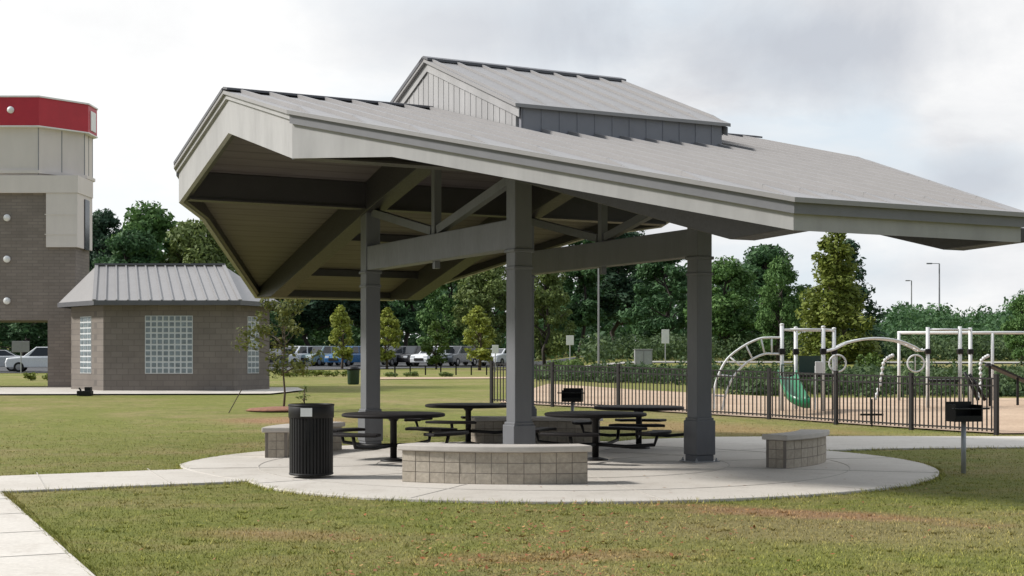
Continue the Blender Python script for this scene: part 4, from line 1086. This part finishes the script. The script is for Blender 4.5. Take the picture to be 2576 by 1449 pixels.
# ------------------------------------------------------------------ cars
CAR_MATS = {k: paint('car_' + k, c, .28, .04, 1.0, spec=.6) for k, c in dict(white=(.70, .71, .72), black=(.02, .02, .022), grey=(.14, .145, .15), silver=(.42, .43, .44), blue=(.03, .13, .30), teal=(.22, .30, .31)).items()}
M['lamp_glass'] = paint('headlamp_glass', (.62, .64, .66), .15, .05); M['rim'] = paint('wheel_rim', (.35, .35, .36), .35, .05, 4, .6)
CARBODY = {}
def car(label, X, Y, rz, colour, suv=True):
    t = thing('parked_car', label, 'car', (X, Y, tz(X, Y) + .04), rz, 'cars in the parking lot')
    key = suv
    if key not in CARBODY:
        hw = .90; hz = 1.66 if suv else 1.44
        low = [(-2.25, .30), (-2.30, .62), (-2.20, .92 if suv else .88), (-1.25, 1.02), (1.9, 1.05), (2.25, .98), (2.32, .60), (2.22, .30)]
        b = MB(); ins = [(x * .985, z if z < .9 else z - .0) for x, z in low]
        rings = []
        for y, sc, dz in ((-hw, .97, -.05), (-hw + .09, 1.0, 0), (hw - .09, 1.0, 0), (hw, .97, -.05)):
            rings.append([(x * sc, y, z + (dz if z > .7 else 0)) for x, z in low])
        vs = [p for r_ in rings for p in r_]; k = len(low); fs = []
        for i in range(3):
            for j in range(k): fs.append((i * k + j, i * k + (j + 1) % k, (i + 1) * k + (j + 1) % k, (i + 1) * k + j))
        fs += [tuple(range(k))[::-1], tuple(3 * k + j for j in range(k))]; b.add(vs, fs)
        back = 2.15 if suv else 1.75
        cab = [(-1.20, 1.0), (-.35, hz), (back - (.25 if suv else .75), hz), (back, 1.04)]
        top = .68
        lo_ = [(cab[0][0], -.80, 1.0), (cab[3][0], -.80, 1.04), (cab[3][0], .80, 1.04), (cab[0][0], .80, 1.0)]; hi_ = [(cab[1][0], -top, hz), (cab[2][0], -top, hz), (cab[2][0], top, hz), (cab[1][0], top, hz)]
        b.add(lo_ + hi_, [(4, 5, 6, 7), (0, 1, 5, 4), (1, 2, 6, 5), (2, 3, 7, 6), (3, 0, 4, 7)])
        gl_ = []
        def pane(q4, push, nm):
            q4 = [Vector(p) for p in q4]; c = sum(q4, Vector()) / 4; nn = (q4[1] - q4[0]).cross(q4[3] - q4[0]).normalized()
            if nn.dot(c - Vector((0.4, 0, 1.1))) < 0: nn = -nn
            q = [c + (p - c) * .86 for p in q4]; mb = MB(); mb.slab([tuple(p + nn * .012) for p in q], [tuple(p - nn * .02) for p in q]); gl_.append((nm, mb))
        L4 = [Vector(p) for p in lo_]; H4 = [Vector(p) for p in hi_]
        pane([L4[0], L4[3], H4[3], H4[0]], 0, 'windscreen'); pane([L4[1], L4[2], H4[2], H4[1]], 0, 'rear_window')
        for s0, s1 in ((0, 1), (3, 2)):
            m0 = L4[s0].lerp(L4[s1], .5); m1 = H4[s0].lerp(H4[s1], .42)
            pane([L4[s0].lerp(L4[s1], .08), m0, m1, H4[s0]], 0, 'side_window'); pane([m0, L4[s1], H4[s1], m1], 0, 'side_window')
        CARBODY[key] = (b, gl_, {})
    b, gl_, cache = CARBODY[key]
    def put(nm, mb, mat, par, k2, smooth=False, bevel=0.0, loc=None):
        if k2 in cache and not bevel:
            o = bpy.data.objects.new(nm, cache[k2]); C.objects.link(o); o.parent = par
            if loc: o.location = loc
            return o
        o = mb.build(nm, mat, par, smooth, bevel, loc); cache[k2] = o.data; return o
    body = b.build('body', CAR_MATS[colour], t, False, .05)
    for i, (nm, mb) in enumerate(gl_): put(nm, mb, M['glass'], t, ('g', i))
    wm = MB(); ring = [(.20, -.11), (.31, -.11), (.33, -.08), (.33, .08), (.31, .11), (.20, .11)]
    n = 20
    for r_, y in ring:
        for j in range(n): a = 2 * math.pi * j / n; wm.v.append((r_ * math.cos(a), y, r_ * math.sin(a)))
    for i in range(len(ring)):
        for j in range(n): wm.f.append((i * n + j, i * n + (j + 1) % n, ((i + 1) % 6) * n + (j + 1) % n, ((i + 1) % 6) * n + j))
    rm = MB()
    for r_, y in ((.03, -.10), (.20, -.09), (.205, -.02), (.205, .09), (.03, .10)):
        for j in range(n): a = 2 * math.pi * j / n; rm.v.append((r_ * math.cos(a), y, r_ * math.sin(a)))
    for i in range(4):
        for j in range(n): rm.f.append((i * n + j, i * n + (j + 1) % n, (i + 1) * n + (j + 1) % n, (i + 1) * n + j))
    for sx in (-1.42, 1.42):
        for sy in (-.82, .82):
            w = put('wheel', wm, M['tyre'], t, 'w', True, 0.0, (sx, sy, .33)); put('rim', rm, M['rim'], w, 'r')
    hl = MB(); hl.box((-2.235, 0, .76), (.10, .36, .14))
    for sy in (-.62, .62): put('headlight', hl, M['lamp_glass'], t, 'h', False, 0.0, (0, sy, 0))
    gm = MB(); gm.box((-2.285, 0, .56), (.06, .9, .22)); put('grille', gm, M['black'], t, 'gr')
    return t
def carat(p, Y, rz, colour, suv, label): car(label, px(p, Y), Y, R(rz), colour, suv)
carat(108, 93, 12, 'white', True, 'white car seen through the tower gateway beside the brick pier')
carat(-22, 95, 12, 'silver', False, 'pale car cut by the left picture edge inside the gateway')
carat(702, 114, 70, 'black', False, 'black car beside the right corner of the block building')
carat(745, 116, 62, 'white', True, 'white car behind the thin trunk of the small tree')
carat(806, 117, 62, 'teal', True, 'grey green car between the white car and the blue car')
carat(875, 115, 66, 'blue', True, 'blue car just left of the left column')
carat(925, 121, 66, 'white', False, 'white car mostly hidden behind the left column')
carat(985, 116, 64, 'grey', True, 'grey car just right of the left column')
carat(1038, 117, 64, 'black', True, 'dark car between the grey car and the white car')
carat(1092, 115, 60, 'white', True, 'white car midway between the left and middle columns')
carat(1150, 117, 62, 'grey', True, 'dark grey car right of the white car in the middle of the row')
carat(1212, 121, 62, 'black', False, 'black car behind the yellow sapling near the middle column')
carat(1258, 117, 64, 'white', False, 'white car partly hidden by the middle column')

# ------------------------------------------------------------------ signs, poles, bin
def sign(label, p, q0, q1, wpx, Y, mat='white', group='white signs on posts beyond the fence', name='sign'):
    X = px(p, Y); g = tz(X, Y); t = thing(name, label, 'sign', (X, Y, g), 0, group)
    z1, z0 = pz(q0, Y) - g, pz(q1, Y) - g
    m = MB(); m.box((0, 0, (z0 + z1) / 2), (wpx / F * Y, .03, z1 - z0)); m.build('sign_board', M[mat], t, bevel=.01)
    m = MB(); m.tube([(0, .05, -.1), (0, .05, z1 - .05)], .035, 8); m.build('post', M['galv'], t)
    return t
sign('tall white sign on a post left of the right column', 1674, 829, 864, 19, 95)
sign('white square sign above the light green bush', 1434, 844, 868, 19, 95)
sign('small white sign close to the left side of the middle column', 1246, 868, 889, 16, 95)
sign('plain grey sign board above the white car in the tower gateway', 52, 858, 886, 44, 88, 'grey_sign', None, 'grey_sign')
X, Y = px(1618, 92), 92; t = thing('utility_cabinet', 'grey utility cabinet beyond the playground, left of the tall white sign', 'cabinet', (X, Y, tz(X, Y)))
h_ = pz(880, Y) - tz(X, Y); m = MB(); m.box((0, 0, h_ / 2), (1.15, .7, h_)); m.box((0, 0, h_ + .02), (1.22, .77, .05)); m.build('cabinet_body', M['grey_sign'], t, bevel=.02)
m = MB(); m.box((-.28, -.36, h_ / 2), (.5, .03, h_ * .85)); m.box((.28, -.36, h_ / 2), (.5, .03, h_ * .85)); m.build('cabinet_door', M['galv'], t)
X, Y = px(889, 58), 58; t = thing('litter_bin', 'dark green litter bin on the far grass beside the left column', 'litter bin', (X, Y, tz(X, Y)))
m = MB(); m.lathe([(.20, 0), (.24, .04), (.26, .58), (.27, .60), (.24, .62)], n=24); m.build('bin_body', M['dark_green'], t, True)
m = MB(); m.lathe([(.28, .60), (.28, .66), (.20, .75), (.05, .78)], n=24); m.build('bin_lid', M['black'], t, True)
def lamp(label, p, top, Y, arm, thick=1.0):
    X = px(p, Y); g = tz(X, Y); H = pz(top, Y) - g
    t = thing('lamp_pole', label, 'lamp pole', (X, Y, g), 0, 'distant lamp poles')
    m = MB(); m.tube([(0, 0, -.2), (0, 0, H)], [.14 * thick, .09 * thick], 8); m.build('pole', M['lamp_grey'], t)
    m = MB(); m.box((-arm / 2, 0, H), (arm, .08, .08)); a = m.build('arm', M['lamp_grey'], t)
    m = MB(); m.box((-arm - .25, 0, H), (.7, .35, .16)); m.build('lamp_head', M['lamp_grey'], a)
lamp('tall thin lamp pole against the sky at the far right, under the roof corner', 2363, 663, 185, 1.1)
lamp('shorter thin pole against the sky left of the tall lamp pole', 2293, 706, 230, .4)
lamp('thin grey lamp pole in front of the dark trees between the middle and right columns', 1506, 560, 96, .8, .55)

# ------------------------------------------------------------------ sky, sun, camera
sc = bpy.context.scene
W = bpy.data.worlds.new('World'); sc.world = W; W.use_nodes = True; nt = W.node_tree; nt.nodes.clear()
SUN = Vector((-.99, .02, 0)).normalized(); EL = R(37); sdir = Vector((SUN.x * math.cos(EL), SUN.y * math.cos(EL), math.sin(EL)))
out = N(nt, 'ShaderNodeOutputWorld'); bg = N(nt, 'ShaderNodeBackground')
sky = N(nt, 'ShaderNodeTexSky', sky_type='NISHITA'); sky.sun_disc = False; sky.sun_elevation = EL; sky.sun_rotation = math.atan2(SUN.x, SUN.y); sky.dust_density = 2.0
mul = mixc(nt, 1.0, sky.outputs[0], (.10, .10, .10), 'MULTIPLY')
tc = N(nt, 'ShaderNodeTexCoord'); mp = N(nt, 'ShaderNodeMapping'); mp.inputs['Scale'].default_value = (1, 1, 2.6); mp.inputs['Location'].default_value = (.35, 1.1, .2)
nt.links.new(tc.outputs['Generated'], mp.inputs['Vector']); gv = mp.outputs['Vector']
blue = mixc(nt, .88, mul, (.79, .87, .94))
n1 = noise(nt, 2.6, 9, .55, gv, .4); msk = ramp(nt, [(.32, (0, 0, 0)), (.46, (1, 1, 1))], n1)
n2 = noise(nt, 3.4, 8, .6, gv, .3); cl = ramp(nt, [(.36, (.98, .98, .98)), (.50, (.86, .87, .885)), (.64, (.70, .71, .74))], n2)
# a few grey cloud banks standing to the north and north-east
n3 = noise(nt, 7.0, 8, .6, tc.outputs['Generated'], .3)
def bank(cx, cz, rx, rz2, k):
    mq = N(nt, 'ShaderNodeMapping', vector_type='TEXTURE'); L0 = math.sqrt(1 + cx * cx + cz * cz)
    mq.inputs['Location'].default_value = (cx / L0, 1 / L0, cz / L0); mq.inputs['Scale'].default_value = (rx, .6, rz2); nt.links.new(tc.outputs['Generated'], mq.inputs['Vector'])
    ln = N(nt, 'ShaderNodeVectorMath', operation='LENGTH'); nt.links.new(mq.outputs['Vector'], ln.inputs[0])
    s_ = N(nt, 'ShaderNodeMath', operation='MULTIPLY_ADD'); nt.links.new(n3, s_.inputs[0]); s_.inputs[1].default_value = 1.6; nt.links.new(ln.outputs['Value'], s_.inputs[2])
    h_ = N(nt, 'ShaderNodeMath', operation='MULTIPLY'); nt.links.new(s_.outputs[0], h_.inputs[0]); h_.inputs[1].default_value = .5
    return ramp(nt, [(.50, (k, k, k)), (.85, (0, 0, 0))], h_.outputs[0])
BANKS = [bank(.21, .225, .17, .06, .85), bank(-.04, .235, .17, .05, .75), bank(.335, .125, .06, .03, .7), bank(.30, .06, .10, .02, .3)]
# thin bright veil in the sun's half of the sky
dt = N(nt, 'ShaderNodeVectorMath', operation='DOT_PRODUCT'); nt.links.new(tc.outputs['Generated'], dt.inputs[0]); dt.inputs[1].default_value = tuple(Vector((-.80, .55, .26)).normalized())
veil = ramp(nt, [(.55, (0, 0, 0)), (.93, (1, 1, 1))], dt.outputs['Value'])
c = mixc(nt, msk, blue, cl)
for b_ in BANKS: c = mixc(nt, b_, c, (.54, .57, .63))
c = mixc(nt, veil, c, (1.08, 1.08, 1.07)); c = mixc(nt, 1.0, c, (.905, .905, .905), 'MULTIPLY')
sp = N(nt, 'ShaderNodeSeparateXYZ'); nt.links.new(tc.outputs['Generated'], sp.inputs[0])
zen = ramp(nt, [(.25, (1, 1, 1)), (.7, (1.35, 1.38, 1.42))], sp.outputs['Z']); c = mixc(nt, 1.0, c, zen, 'MULTIPLY')
# clearer, deeper sky behind the viewer, away from the sun
bk = N(nt, 'ShaderNodeMapRange'); bk.inputs['From Min'].default_value = -.6; bk.inputs['From Max'].default_value = .5; nt.links.new(sp.outputs['Y'], bk.inputs['Value'])
bf = ramp(nt, [(0, (.40, .45, .52)), (1, (1, 1, 1))], bk.outputs['Result']); c = mixc(nt, 1.0, c, bf, 'MULTIPLY')
nt.links.new(c, bg.inputs['Color']); bg.inputs['Strength'].default_value = 1.0; nt.links.new(bg.outputs[0], out.inputs[0])
sl = bpy.data.lights.new('sun', 'SUN'); sl.energy = 4.1; sl.angle = R(7); sl.color = (1, .965, .925); so = bpy.data.objects.new('sun', sl); C.objects.link(so)
so.rotation_euler = sdir.to_track_quat('Z', 'Y').to_euler()
cam = bpy.data.cameras.new('camera'); cam.sensor_width = 36; cam.lens = 36 * F / 2576; cam.shift_y = 175.5 / 2576; cam.clip_end = 3000; cam.clip_start = .1
co = bpy.data.objects.new('camera', cam); C.objects.link(co); co.location = (0, 0, EYE); co.rotation_euler = (R(90), 0, 0); sc.camera = co
sc.view_settings.view_transform = 'Standard'; sc.view_settings.look = 'None'; sc.view_settings.exposure = 0.18; sc.view_settings.gamma = 1.0
sc.cycles.max_bounces = 6; sc.cycles.use_denoising = True
